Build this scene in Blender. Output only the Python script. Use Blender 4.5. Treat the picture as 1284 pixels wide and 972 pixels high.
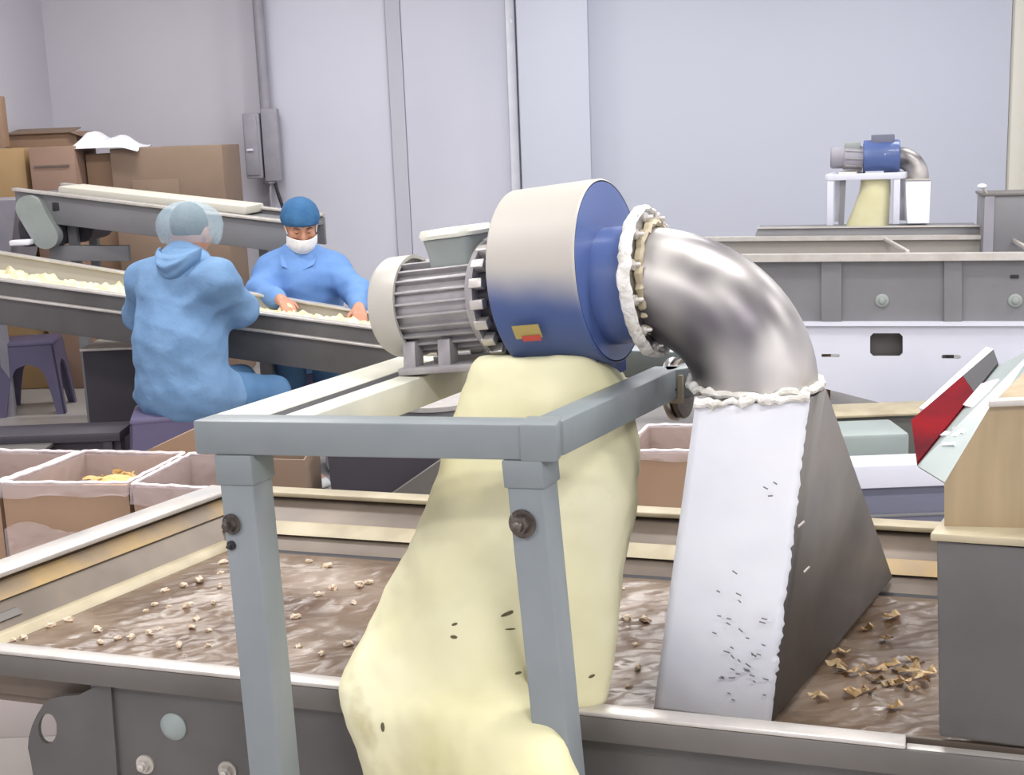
import bpy, bmesh, math, random
import numpy as np
from mathutils import Vector, Matrix, noise
random.seed(7)
for o in list(bpy.data.objects): bpy.data.objects.remove(o)
SC = bpy.context.scene
COL = SC.collection

# ------------------------------------------------------------------ camera
FPX, CX, CY = 1600.0, 642.0, 486.0
PITCH, ROLL = math.atan(0.2), math.radians(2.2)
CAM = Vector((0, 0, 1.65))
FW = Vector((0, math.cos(PITCH), -math.sin(PITCH)))
_U = Vector((0, math.sin(PITCH), math.cos(PITCH))); _R = Vector((1, 0, 0))
RT = math.cos(ROLL)*_R - math.sin(ROLL)*_U
UP = math.cos(ROLL)*_U + math.sin(ROLL)*_R
cd = bpy.data.cameras.new('camera'); cam = bpy.data.objects.new('camera', cd); COL.objects.link(cam)
cd.sensor_fit = 'HORIZONTAL'; cd.sensor_width = 36.0; cd.lens = 36.0*FPX/1284.0; cd.clip_start = 0.02
cam.matrix_world = Matrix((( RT.x, UP.x, -FW.x, CAM.x), (RT.y, UP.y, -FW.y, CAM.y), (RT.z, UP.z, -FW.z, CAM.z), (0, 0, 0, 1)))
SC.camera = cam

# ------------------------------------------------------------------ world, lamps, exposure
SC.view_settings.view_transform = 'Standard'; SC.view_settings.look = 'None'
SC.view_settings.gamma = 1.0; SC.view_settings.use_curve_mapping = False
SC.view_settings.exposure = 0.0
W = bpy.data.worlds.new('world'); SC.world = W; W.use_nodes = True
W.node_tree.nodes['Background'].inputs[0].default_value = (0.62, 0.68, 0.8, 1); W.node_tree.nodes['Background'].inputs[1].default_value = 0.3
LAMP_W = 72.0
LAMP_COL = (1.0, 0.985, 0.97)
LAMPS = [(x, y, k) for y, k in ((-0.9, 1.1), (2.3, 0.85), (5.2, 0.85), (8.0, 0.66)) for x in (-1.9, 1.0, 3.7)]
CEIL = 3.7

# ------------------------------------------------------------------ pixel rays used to survey the photograph
def ray(x, y): return FW + RT*((x-CX)/FPX) - UP*((y-CY)/FPX)
def D(x, y, Y):
    d = ray(x, y); return CAM + d*(Y/d.y)
def G(x, y, z):
    d = ray(x, y); return CAM + d*((z-CAM.z)/d.z)

# ------------------------------------------------------------------ materials
def lin(c):
    r = []
    for v in c:
        v = v/255.0
        r.append(v/12.92 if v <= 0.04045 else ((v+0.055)/1.055)**2.4)
    return (*r, 1.0)
MATS = {}
def mat(name, col, rough=0.5, metal=0.0, col2=None, scale=8.0, bump=0.0, bscale=60.0, stretch=None, detail=4.0, rvar=0.0, lo=0.35, hi=0.65, spec=0.5, alpha=1.0, trans=0.0, coat=0.0, sss=0.0):
    if name in MATS: return MATS[name]
    m = bpy.data.materials.new(name); m.use_nodes = True; nt = m.node_tree; N = nt.nodes; L = nt.links
    b = N['Principled BSDF']
    b.inputs['Base Color'].default_value = lin(col); b.inputs['Roughness'].default_value = rough; b.inputs['Metallic'].default_value = metal
    b.inputs['Specular IOR Level'].default_value = spec; b.inputs['Alpha'].default_value = alpha
    b.inputs['Transmission Weight'].default_value = trans; b.inputs['Coat Weight'].default_value = coat
    if sss: b.inputs['Subsurface Weight'].default_value = sss; b.inputs['Subsurface Scale'].default_value = 0.01
    tc = N.new('ShaderNodeTexCoord'); mp = N.new('ShaderNodeMapping'); L.new(tc.outputs['Object'], mp.inputs[0])
    if stretch: mp.inputs['Scale'].default_value = stretch
    if col2 is not None or rvar:
        n = N.new('ShaderNodeTexNoise'); n.inputs['Scale'].default_value = scale; n.inputs['Detail'].default_value = detail
        L.new(mp.outputs[0], n.inputs['Vector'])
        mr = N.new('ShaderNodeMapRange'); mr.inputs[1].default_value = lo; mr.inputs[2].default_value = hi; L.new(n.outputs[0], mr.inputs[0])
        if col2 is not None:
            mx = N.new('ShaderNodeMix'); mx.data_type = 'RGBA'; mx.inputs[6].default_value = lin(col); mx.inputs[7].default_value = lin(col2)
            L.new(mr.outputs[0], mx.inputs[0]); L.new(mx.outputs[2], b.inputs['Base Color'])
        if rvar:
            r2 = N.new('ShaderNodeMapRange'); r2.inputs[3].default_value = rough; r2.inputs[4].default_value = min(1, rough+rvar)
            L.new(mr.outputs[0], r2.inputs[0]); L.new(r2.outputs[0], b.inputs['Roughness'])
    if bump:
        n2 = N.new('ShaderNodeTexNoise'); n2.inputs['Scale'].default_value = bscale; n2.inputs['Detail'].default_value = 3
        L.new(mp.outputs[0], n2.inputs['Vector'])
        bp = N.new('ShaderNodeBump'); bp.inputs['Strength'].default_value = bump; bp.inputs['Distance'].default_value = 0.01
        L.new(n2.outputs[0], bp.inputs['Height']); L.new(bp.outputs[0], b.inputs['Normal'])
    MATS[name] = m
    return m

M_WALL  = mat('wall panel', (208, 209, 219), 0.55, col2=(200, 201, 213), scale=0.7, spec=0.3)
M_WALLG = mat('wall grey', (206, 203, 210), 0.6, col2=(199, 197, 205), scale=0.6, spec=0.3)
M_WALLB = mat('wall column', (196, 200, 212), 0.5, spec=0.3)
M_SEAM  = mat('wall seam', (186, 187, 197), 0.6)
M_CEIL  = mat('ceiling paint', (205, 206, 212), 0.8)
M_FLOOR = mat('epoxy floor', (176, 170, 164), 0.28, col2=(160, 155, 150), scale=1.5, rvar=0.15)
M_FRAME = mat('grey painted steel', (130, 136, 138), 0.42, col2=(121, 128, 130), scale=5, bump=0.05, bscale=30, spec=0.5)
M_LITRAIL = mat('lit cream steel', (212, 209, 190), 0.5, col2=(188, 188, 176), scale=6)  # pale cream puts overhead light and sack bounce into the rail colour
M_STEEL = mat('stainless steel', (176, 174, 172), 0.3, 1.0, col2=(140, 138, 136), scale=5, rvar=0.2, stretch=(1, 1, 0.3), bump=0.04, bscale=15)
M_DARKST= mat('dull stainless steel', (116, 112, 108), 0.5, 0.35, col2=(102, 98, 94), scale=3, rvar=0.15)
M_PANEL = mat('dark grey panel', (104, 102, 100), 0.45, 0.3, col2=(92, 90, 89), scale=4, rvar=0.1)
M_PANEL2= mat('mid grey panel', (126, 126, 128), 0.45, 0.1, col2=(118, 118, 120), scale=3)
M_RIM   = mat('bright steel rim', (214, 209, 203), 0.32, 0.55, col2=(190, 184, 176), scale=9, rvar=0.2)
M_WHITE = mat('white and hood glare', (240, 242, 248), 0.35, col2=(228, 231, 240), scale=5, spec=0.5, coat=0.2)  # plain white, also used for the glare painted on the hood front
M_PUTTY = mat('white sealant', (226, 224, 220), 0.6, col2=(196, 192, 182), scale=40, bump=0.6, bscale=70)
M_TAN   = mat('yellowed strip', (176, 146, 90), 0.55, col2=(128, 114, 98), scale=3.2, lo=0.44, hi=0.62)
M_CREAM = mat('cream strip', (178, 167, 140), 0.5, col2=(156, 145, 120), scale=9)
M_BROWNST = mat('brown stained pan wall', (118, 106, 94), 0.42, 0.3, col2=(100, 90, 80), scale=6)
M_BLUE  = mat('blue fan paint', (80, 99, 150), 0.4, col2=(70, 90, 140), scale=4, coat=0.15)
M_BLUED = mat('deep blue paint', (46, 66, 128), 0.35, col2=(40, 58, 116), scale=4)
M_ALU   = mat('cast grey motor', (176, 172, 172), 0.45, 0.35, col2=(150, 146, 148), scale=14, bump=0.1, bscale=60)
M_COWL  = mat('cream grey cowl', (182, 178, 168), 0.42, col2=(168, 166, 160), scale=5)
M_TERM  = mat('terminal box grey', (150, 156, 152), 0.5, 0.1, col2=(138, 146, 142), scale=8)
M_LID   = mat('pale lid', (220, 220, 206), 0.4)
M_DARK  = mat('near black', (38, 36, 40), 0.6)
M_BLACKRUB = mat('dark rubber', (62, 58, 66), 0.6)
M_BOLT  = mat('bolt steel', (128, 120, 112), 0.35, 0.8, col2=(80, 74, 70), scale=40)
M_CARD  = mat('cardboard', (154, 126, 102), 0.75, col2=(145, 118, 95), scale=3, bump=0.05, bscale=90)
M_CARDP = mat('pinkish cardboard', (150, 122, 105), 0.75, col2=(140, 114, 98), scale=3)
M_CARDD = mat('darker cardboard', (138, 117, 99), 0.78, col2=(130, 110, 93), scale=2.5)
M_CARDY = mat('yellowish cardboard', (172, 142, 100), 0.75, col2=(163, 134, 94), scale=3)
M_STOOL = mat('purple grey plastic', (98, 92, 120), 0.4, col2=(90, 85, 112), scale=5)
M_SMOCK = mat('blue smock cloth', (112, 145, 180), 0.75, col2=(102, 135, 171), scale=6, bump=0.5, bscale=26, spec=0.25)
M_SMOCK2= mat('brighter blue smock cloth', (108, 146, 200), 0.75, col2=(98, 136, 191), scale=6, bump=0.25, bscale=22, spec=0.25)
M_TROUS = mat('blue trousers', (88, 124, 162), 0.8, col2=(80, 116, 154), scale=7, bump=0.25, bscale=25, spec=0.2)
M_SKIN  = mat('skin', (188, 138, 112), 0.5, col2=(178, 126, 102), scale=10, sss=0.1)
M_HAIR  = mat('dark hair', (40, 34, 34), 0.55, bump=0.4, bscale=120)
M_CAPB  = mat('blue cap', (62, 106, 148), 0.75, col2=(52, 94, 136), scale=16, bump=0.4, bscale=60, spec=0.2)
M_MASK  = mat('white mask', (236, 234, 232), 0.8, bump=0.2, bscale=50)
M_EYE   = mat('eye white', (225, 220, 215), 0.3)
M_BOOT  = mat('white boot', (212, 214, 216), 0.5)
M_PROD  = mat('pale sliced product', (232, 226, 196), 0.7, col2=(208, 196, 150), scale=30, bump=0.6, bscale=60)
M_CHIP  = mat('yellow dried slice', (226, 192, 128), 0.6, col2=(204, 160, 92), scale=30)
M_NUT   = mat('pale nut piece', (212, 198, 180), 0.6, col2=(188, 160, 126), scale=60)
M_FLAKE = mat('tan flake', (216, 192, 150), 0.6, col2=(190, 158, 114), scale=40)
M_WHITEM= mat('white enamel panel', (214, 216, 226), 0.4, col2=(206, 208, 220), scale=1.5)
M_RED   = mat('red enamel', (122, 10, 20), 0.7, col2=(74, 14, 24), scale=6, lo=0.3, hi=0.7, spec=0.05)
M_GREENG= mat('green grey enamel', (150, 160, 156), 0.45, col2=(140, 150, 148), scale=3)
M_BEIGEST= mat('tan tinted steel', (184, 164, 128), 0.35, 0.4, col2=(150, 134, 108), scale=3, stretch=(4, 4, 0.4), rvar=0.15)
M_DUCTG = mat('conduit grey', (150, 148, 156), 0.5, col2=(140, 138, 147), scale=8)
M_BAG   = mat('white plastic bag', (236, 236, 240), 0.4, bump=0.4, bscale=20)
M_SLATE = mat('slate blue panel', (104, 106, 124), 0.5)
M_REDT  = mat('red print', (190, 70, 60), 0.5)
M_YELT  = mat('yellow print', (172, 152, 88), 0.5)
M_PALEY = mat('pale yellow trim', (216, 213, 200), 0.55)
M_EDGE  = mat('pinkish film edge', (226, 212, 212), 0.35, bump=0.4, bscale=50)
M_PALLET= mat('pale plastic pallet', (192, 182, 178), 0.6)
M_GUARD = mat('beige belt guard', (176, 170, 158), 0.5)
M_INNER = mat('beige trough wall', (152, 147, 140), 0.45)
M_CHUTE = mat('pale chute floor', (150, 160, 156), 0.4, col2=(140, 150, 148), scale=6)
M_BELT  = mat('pale conveyor belt', (204, 200, 186), 0.6)

def mix_shader_mat(name, col, rough, alpha, bump=0.3, bscale=30):
    m = mat(name, col, rough, bump=bump, bscale=bscale)
    nt = m.node_tree; N = nt.nodes; L = nt.links; out = N['Material Output']; b = N['Principled BSDF']
    tr = N.new('ShaderNodeBsdfTransparent'); mx = N.new('ShaderNodeMixShader'); mx.inputs[0].default_value = alpha
    L.new(tr.outputs[0], mx.inputs[1]); L.new(b.outputs[0], mx.inputs[2]); L.new(mx.outputs[0], out.inputs[0])
    return m
M_LINER = mix_shader_mat('clear plastic liner', (232, 220, 224), 0.22, 0.24, 0.6, 40)
M_NET   = mix_shader_mat('thin hair net cloth', (186, 212, 224), 0.8, 0.34, 0.4, 90)

def sack_mat():
    m = mat('yellow sack cloth', (228, 222, 168), 0.8, bump=0.18, bscale=14, spec=0.15)
    nt = m.node_tree; N = nt.nodes; L = nt.links; b = N['Principled BSDF']
    tc = N.new('ShaderNodeTexCoord')
    n = N.new('ShaderNodeTexNoise'); n.inputs['Scale'].default_value = 3.2; n.inputs['Detail'].default_value = 3; L.new(tc.outputs['Object'], n.inputs['Vector'])
    cr = N.new('ShaderNodeValToRGB'); L.new(n.outputs[0], cr.inputs[0])
    e = cr.color_ramp.elements; e[0].position = 0.30; e[0].color = lin((204, 198, 152)); e[1].position = 0.62; e[1].color = lin((222, 218, 184))
    x = e.new(0.78); x.color = lin((226, 222, 198))
    n2 = N.new('ShaderNodeTexNoise'); n2.inputs['Scale'].default_value = 7; n2.inputs['Detail'].default_value = 5; L.new(tc.outputs['Object'], n2.inputs['Vector'])
    mr = N.new('ShaderNodeMapRange'); mr.inputs[1].default_value = 0.64; mr.inputs[2].default_value = 0.76; L.new(n2.outputs[0], mr.inputs[0])
    mx = N.new('ShaderNodeMix'); mx.data_type = 'RGBA'; mx.inputs[7].default_value = lin((188, 180, 138)); L.new(cr.outputs[0], mx.inputs[6]); L.new(mr.outputs[0], mx.inputs[0])
    L.new(mx.outputs[2], b.inputs['Base Color'])
    return m
M_SACK = sack_mat()

def film_mat():
    m = mat('brown film', (130, 112, 96), 0.3, bump=0.6, bscale=30, stretch=(0.3, 1, 1))
    nt = m.node_tree; N = nt.nodes; L = nt.links; b = N['Principled BSDF']
    tc = N.new('ShaderNodeTexCoord')
    n = N.new('ShaderNodeTexNoise'); n.inputs['Scale'].default_value = 4; n.inputs['Detail'].default_value = 4; L.new(tc.outputs['Object'], n.inputs['Vector'])
    cr = N.new('ShaderNodeValToRGB'); L.new(n.outputs[0], cr.inputs[0])
    e = cr.color_ramp.elements; e[0].position = 0.3; e[0].color = lin((84, 65, 52)); e[1].position = 0.70; e[1].color = lin((148, 132, 118))
    x = e.new(0.5); x.color = lin((112, 94, 78))
    L.new(cr.outputs[0], b.inputs['Base Color'])
    return m
M_FILM = film_mat()

def top_lit_blue():
    # blue enamel, pale glare painted on the upper side (follows height on the casing)
    m = mat('top lit blue casing', (58, 92, 176), 0.5)
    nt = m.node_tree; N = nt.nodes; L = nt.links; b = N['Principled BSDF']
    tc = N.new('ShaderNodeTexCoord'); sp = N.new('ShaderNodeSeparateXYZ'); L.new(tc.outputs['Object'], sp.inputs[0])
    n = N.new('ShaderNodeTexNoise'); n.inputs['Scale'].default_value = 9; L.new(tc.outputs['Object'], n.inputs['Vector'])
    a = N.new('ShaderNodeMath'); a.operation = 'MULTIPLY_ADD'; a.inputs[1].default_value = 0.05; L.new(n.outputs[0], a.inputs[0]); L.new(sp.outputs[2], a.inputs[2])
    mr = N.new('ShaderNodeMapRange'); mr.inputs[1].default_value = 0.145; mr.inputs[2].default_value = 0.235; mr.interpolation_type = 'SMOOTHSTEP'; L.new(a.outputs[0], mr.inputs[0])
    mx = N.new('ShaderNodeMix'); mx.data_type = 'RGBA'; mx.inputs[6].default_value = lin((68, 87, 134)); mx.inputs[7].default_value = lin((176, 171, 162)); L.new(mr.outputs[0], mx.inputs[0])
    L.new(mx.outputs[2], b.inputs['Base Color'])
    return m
M_LITBLUE = top_lit_blue()

def elbow_mat():
    m = mat('reflection blotched elbow', (168, 164, 162), 0.36, 0.8, bump=0.06, bscale=12)
    nt = m.node_tree; N = nt.nodes; L = nt.links; b = N['Principled BSDF']
    tc = N.new('ShaderNodeTexCoord')
    n = N.new('ShaderNodeTexNoise'); n.inputs['Scale'].default_value = 6; n.inputs['Detail'].default_value = 2; L.new(tc.outputs['Object'], n.inputs['Vector'])
    cr = N.new('ShaderNodeValToRGB'); L.new(n.outputs[0], cr.inputs[0])
    e = cr.color_ramp.elements; e[0].position = 0.36; e[0].color = lin((92, 88, 92)); e[1].position = 0.66; e[1].color = lin((206, 202, 196))  # pale and dark blotches paint reflections into the steel colour
    L.new(cr.outputs[0], b.inputs['Base Color'])
    mr = N.new('ShaderNodeMapRange'); mr.inputs[3].default_value = 0.28; mr.inputs[4].default_value = 0.55; L.new(n.outputs[0], mr.inputs[0]); L.new(mr.outputs[0], b.inputs['Roughness'])
    return m
M_ELBOW = elbow_mat()
def emit(name, col, s):
    m = bpy.data.materials.new(name); m.use_nodes = True
    b = m.node_tree.nodes['Principled BSDF']; b.inputs['Base Color'].default_value = lin(col)
    b.inputs['Emission Color'].default_value = lin(col); b.inputs['Emission Strength'].default_value = s
    return m
M_LAMP = emit('lamp diffuser', (250, 250, 255), 3.0)

# ------------------------------------------------------------------ mesh helpers
class MB:
    def __init__(s, M=None): s.bm = bmesh.new(); s.M = M
    def _v(s, p):
        p = Vector(p)
        return s.bm.verts.new(s.M @ p if s.M else p)
    def hexa(s, p, bev=0.0):
        v = [s._v(q) for q in p]
        fs = []
        for f in ((0, 3, 2, 1), (4, 5, 6, 7), (0, 1, 5, 4), (1, 2, 6, 5), (2, 3, 7, 6), (3, 0, 4, 7)):
            fs.append(s.bm.faces.new([v[i] for i in f]))
        if bev:
            es = list({e for f in fs for e in f.edges})
            bmesh.ops.bevel(s.bm, geom=es, offset=bev, segments=2, affect='EDGES', profile=0.5, clamp_overlap=True)
        return s
    def box(s, c, size, bev=0.0, ax=None):
        c = Vector(c); X, Y, Z = ax if ax else (Vector((1, 0, 0)), Vector((0, 1, 0)), Vector((0, 0, 1)))
        a, b, d = X*size[0]/2, Y*size[1]/2, Z*size[2]/2
        return s.hexa([c-a-b-d, c+a-b-d, c+a+b-d, c-a+b-d, c-a-b+d, c+a-b+d, c+a+b+d, c-a+b+d], bev)
    def beam(s, p0, p1, a, b, bev=0.0):
        # prism from p0 to p1, cross-section spanned by full vectors a and b (centred)
        p0, p1, a, b = Vector(p0), Vector(p1), Vector(a)/2, Vector(b)/2
        return s.hexa([p0-a-b, p0+a-b, p0+a+b, p0-a+b, p1-a-b, p1+a-b, p1+a+b, p1-a+b], bev)
    def loft(s, loops, cap0=True, cap1=True, closed=True, smooth=True):
        R = [[s._v(p) for p in l] for l in loops]; n = len(R[0])
        for i in range(len(R)-1):
            for j in range(n if closed else n-1):
                k = (j+1) % n
                try:
                    f = s.bm.faces.new((R[i][j], R[i][k], R[i+1][k], R[i+1][j])); f.smooth = smooth
                except ValueError: pass
        if closed and cap0: s.bm.faces.new(list(reversed(R[0])))
        if closed and cap1: s.bm.faces.new(R[-1])
        return s
    def ring(s, c, ax, r, n=24, ref=None, ry=None):
        ax = Vector(ax).normalized(); ref = Vector(ref) if ref else (Vector((0, 0, 1)) if abs(ax.z) < 0.9 else Vector((1, 0, 0)))
        u = ref.cross(ax).normalized(); w = ax.cross(u)
        return [Vector(c)+u*(r*math.cos(2*math.pi*i/n))+w*((ry or r)*math.sin(2*math.pi*i/n)) for i in range(n)]
    def cyl(s, p0, p1, r0, r1=None, n=24, cap=True):
        r1 = r0 if r1 is None else r1; ax = Vector(p1)-Vector(p0)
        return s.loft([s.ring(p0, ax, r0, n), s.ring(p1, ax, r1, n)], cap, cap)
    def lathe(s, p0, ax, prof, n=32, cap=True):
        ax = Vector(ax).normalized(); p0 = Vector(p0)
        return s.loft([s.ring(p0+ax*t, ax, r, n) for t, r in prof], cap, cap)
    def tube(s, pts, r, n=10, cap=True):
        pts = [Vector(p) for p in pts]; L = []
        up = Vector((0, 0, 1))
        for i, p in enumerate(pts):
            t = (pts[min(i+1, len(pts)-1)]-pts[max(i-1, 0)]).normalized()
            ref = up if abs(t.z) < 0.95 else Vector((1, 0.2, 0))
            u = ref.cross(t).normalized(); w = t.cross(u)
            rr = r[i] if isinstance(r, (list, tuple)) else r
            L.append([p+u*rr*math.cos(2*math.pi*k/n)+w*rr*math.sin(2*math.pi*k/n) for k in range(n)])
        return s.loft(L, cap, cap)
    def prism(s, poly, d):
        d = Vector(d); a = [Vector(p) for p in poly]
        return s.loft([a, [p+d for p in a]], smooth=False)
    def grid(s, nx, ny, fn, smooth=True):
        V = [[s._v(fn(i/nx, j/ny)) for i in range(nx+1)] for j in range(ny+1)]
        for j in range(ny):
            for i in range(nx):
                f = s.bm.faces.new((V[j][i], V[j][i+1], V[j+1][i+1], V[j+1][i])); f.smooth = smooth
        return s
    def ellip(s, c, rx, ry, rz, nu=16, nv=10):
        c = Vector(c); L = []
        for i in range(1, nv):
            t = math.pi*i/nv
            L.append([c+Vector((rx*math.sin(t)*math.cos(2*math.pi*k/nu), ry*math.sin(t)*math.sin(2*math.pi*k/nu), -rz*math.cos(t))) for k in range(nu)])
        return s.loft(L)
    def build(s, name, m, parent=None, sharp=40):
        bmesh.ops.recalc_face_normals(s.bm, faces=s.bm.faces)
        off = Vector((0, 0, 0)); p = parent
        while p is not None: off += p.location; p = p.parent
        if parent is None:
            if not s.bm.verts: raise RuntimeError(name)
            xs = [v.co for v in s.bm.verts]
            off = Vector(((min(v.x for v in xs)+max(v.x for v in xs))/2, (min(v.y for v in xs)+max(v.y for v in xs))/2, min(v.z for v in xs)))
        for v in s.bm.verts: v.co -= off
        me = bpy.data.meshes.new(name); s.bm.to_mesh(me); s.bm.free()
        me.materials.append(m)
        o = bpy.data.objects.new(name, me); COL.objects.link(o)
        if parent is None: o.location = off
        else: o.parent = parent
        me.set_sharp_from_angle(angle=math.radians(sharp))
        return o
def thing(name, loc, label, cat, group=None):
    o = bpy.data.objects.new(name, None); COL.objects.link(o); o.location = loc; o.empty_display_size = 0.05
    return tag(o, label, cat, group)
def tag(o, label, cat, group=None, kind=None):
    o['label'] = label; o['category'] = cat
    if group: o['group'] = group
    if kind: o['kind'] = kind
    return o
def struct(o): o['kind'] = 'structure'; return o
def copy_tree(o, parent=None):
    c = o.copy(); COL.objects.link(c)
    if parent: c.parent = parent
    for ch in list(o.children): copy_tree(ch, c)
    return c
def sub(o, lv=1):
    m = o.modifiers.new('sub', 'SUBSURF'); m.levels = lv; m.render_levels = lv; return o
def nz(p, s=1.0): return noise.noise(Vector(p)*s)
V3 = Vector
def lerp(a, b, t): return a+(b-a)*t

# ------------------------------------------------------------------ implicit bodies (smooth union of limbs, surface nets)
class SDF:
    def __init__(s, lo, hi, h):
        s.lo = np.array(lo, np.float32); s.h = h
        s.n = np.ceil((np.array(hi)-s.lo)/h).astype(int)+1
        s.F = np.full(s.n, 1.0, np.float32)
        s.ax = [s.lo[i]+h*np.arange(s.n[i], dtype=np.float32) for i in range(3)]
    def _sl(s, lo, hi):
        a = np.clip(np.floor((np.array(lo)-s.lo)/s.h).astype(int), 0, s.n); b = np.clip(np.ceil((np.array(hi)-s.lo)/s.h).astype(int)+1, 0, s.n)
        sl = tuple(slice(a[i], b[i]) for i in range(3))
        g = np.meshgrid(*[s.ax[i][sl[i]] for i in range(3)], indexing='ij', sparse=True)
        return sl, g
    def _merge(s, sl, d, k, cut):
        f = s.F[sl]
        if cut:
            s.F[sl] = np.maximum(f, -d); return
        if k > 0:
            h = np.maximum(k-np.abs(f-d), 0)/k; s.F[sl] = np.minimum(f, d)-h*h*k*0.25
        else: s.F[sl] = np.minimum(f, d)
    def cap(s, a, b, ra, rb=None, k=0.03, cut=False):
        rb = ra if rb is None else rb; a = np.array(a, np.float32); b = np.array(b, np.float32); m = max(ra, rb)+k+3*s.h
        sl, (X, Y, Z) = s._sl(np.minimum(a, b)-m, np.maximum(a, b)+m)
        ba = b-a; L = max(float(ba@ba), 1e-9)
        t = np.clip(((X-a[0])*ba[0]+(Y-a[1])*ba[1]+(Z-a[2])*ba[2])/L, 0, 1)
        d = np.sqrt((X-a[0]-t*ba[0])**2+(Y-a[1]-t*ba[1])**2+(Z-a[2]-t*ba[2])**2)-(ra+(rb-ra)*t)
        s._merge(sl, d, k, cut); return s
    def ell(s, M, c, r, k=0.03, cut=False):
        # ellipsoid: M is a 4x4 local->world matrix, centre c and radii r in local coordinates
        w = M @ Vector(c); R = np.array(M.to_3x3(), np.float32); m = max(r)+k+3*s.h; w = np.array(w, np.float32)
        sl, (X, Y, Z) = s._sl(w-m, w+m); x, y, z = X-w[0], Y-w[1], Z-w[2]
        q = [R[0, i]*x+R[1, i]*y+R[2, i]*z for i in range(3)]
        k0 = np.sqrt((q[0]/r[0])**2+(q[1]/r[1])**2+(q[2]/r[2])**2); k1 = np.sqrt((q[0]/r[0]**2)**2+(q[1]/r[1]**2)**2+(q[2]/r[2]**2)**2)
        d = k0*(k0-1)/np.maximum(k1, 1e-6)
        s._merge(sl, d, k, cut); return s
    def folds(s, amp, specs):
        X, Y, Z = np.meshgrid(*s.ax, indexing='ij', sparse=True)
        for (kx, ky, kz, ph, a) in specs:
            w = np.abs(np.sin(0.5*(kx*X+ky*Y+kz*Z)+ph+1.1*np.sin(7*X+6*Z+ph)+0.9*np.sin(6*Y-8*Z+2*ph)))-0.64
            g = 0.5+0.5*np.sin(5*X+9*Z-6*Y+3*ph)
            s.F += (amp*a)*w*(0.25+0.75*g)
        return s
    def mesh(s, mb, smooth=2):
        F = s.F; I = F < 0; n = np.array(F.shape)-1
        cnt = np.zeros(n, np.int8); P = np.zeros((*n, 3), np.float32)
        def cs(o): return tuple(slice(o[i], o[i]+n[i]) for i in range(3))
        for ax in range(3):
            for u in (0, 1):
                for w in (0, 1):
                    o = [0, 0, 0]; oth = [i for i in range(3) if i != ax]; o[oth[0]] = u; o[oth[1]] = w; o2 = list(o); o2[ax] = 1
                    A, B = F[cs(o)], F[cs(o2)]; x = (A < 0) != (B < 0)
                    if not x.any(): continue
                    idx = np.nonzero(x); t = A[idx]/(A[idx]-B[idx]); cnt[idx] += 1
                    for i in range(3): P[idx+(np.full(len(t), i),)] += o[i] if i != ax else t
        act = cnt > 0; ids = np.full(n, -1, np.int64); idx = np.nonzero(act); ids[idx] = np.arange(len(idx[0]))
        pos = P[idx]/cnt[idx][:, None]; pos = (pos+np.stack(idx, 1))*s.h+s.lo
        quads = []
        for ax in range(3):
            oth = [i for i in range(3) if i != ax]
            sl0 = [slice(1, n[i]) for i in range(3)]; sl1 = [slice(1, n[i]) for i in range(3)]; sl0[ax] = slice(0, n[ax]); sl1[ax] = slice(1, n[ax]+1)
            A, B = I[tuple(sl0)], I[tuple(sl1)]; e = np.nonzero(A != B)
            base = [e[i].copy() for i in range(3)]
            for i in oth: base[i] = base[i]+1
            q = []
            for du, dw in ((0, 0), (-1, 0), (-1, -1), (0, -1)):
                c = [b.copy() for b in base]; c[oth[0]] += du; c[oth[1]] += dw; q.append(ids[tuple(c)])
            q = np.stack(q, 1); fl = A[e]; q[fl] = q[fl][:, ::-1]; quads.append(q)
        Q = np.concatenate(quads); Q = Q[(Q >= 0).all(1)]
        # laplacian smoothing
        for _ in range(smooth):
            acc = np.zeros_like(pos); c = np.zeros(len(pos))
            for i in range(4):
                a, b = Q[:, i], Q[:, (i+1) % 4]
                np.add.at(acc, a, pos[b]); np.add.at(acc, b, pos[a]); np.add.at(c, a, 1); np.add.at(c, b, 1)
            pos = pos*0.5+0.5*acc/np.maximum(c, 1)[:, None]
        vs = [mb.bm.verts.new(p) for p in pos.tolist()]
        for q in Q.tolist():
            try: f = mb.bm.faces.new([vs[i] for i in q]); f.smooth = True
            except ValueError: pass
        return mb

# ================================================================== SETTING
XL, XR, YB, YF = -3.6, 5.4, 10.5, -2.6
struct(MB().box(((XL+XR)/2, (YB+YF)/2, -0.05), (XR-XL+0.4, YB-YF+0.4, 0.1)).build('floor', M_FLOOR))
struct(MB().box(((XL+XR)/2, (YB+YF)/2, CEIL+0.05), (XR-XL+0.4, YB-YF+0.4, 0.1)).build('ceiling', M_CEIL))
struct(MB().box((XL-0.06, (YB+YF)/2, CEIL/2), (0.12, YB-YF+0.24, CEIL)).build('wall_left', M_WALLG))
struct(MB().box((XR+0.06, (YB+YF)/2, CEIL/2), (0.12, YB-YF+0.24, CEIL)).build('wall_right', M_WALL))
struct(MB().box(((XL+XR)/2, YF-0.06, CEIL/2), (XR-XL, 0.12, CEIL)).build('wall_front', M_WALL))
wb = struct(MB().box(((XL+XR)/2, YB+0.06, CEIL/2), (XR-XL, 0.12, CEIL)).build('wall_back', M_WALLG))
xs = [D(p, 180, 10.4).x for p in (337, 493, 511, 652, 738)]
YP = 10.32
def wpanel(x0, x1, y0, m): MB().box(((x0+x1)/2, (y0+YB)/2, CEIL/2), (x1-x0, YB-y0, CEIL-0.004), 0.008).build('panel', m, wb)
wpanel(xs[0], xs[1], YP, M_WALL); wpanel(xs[2], xs[3], YP, M_WALL)
wpanel(xs[4]+0.012, 4.02, YP, M_WALLB); wpanel(4.16, XR, YP, M_WALLB)
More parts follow.
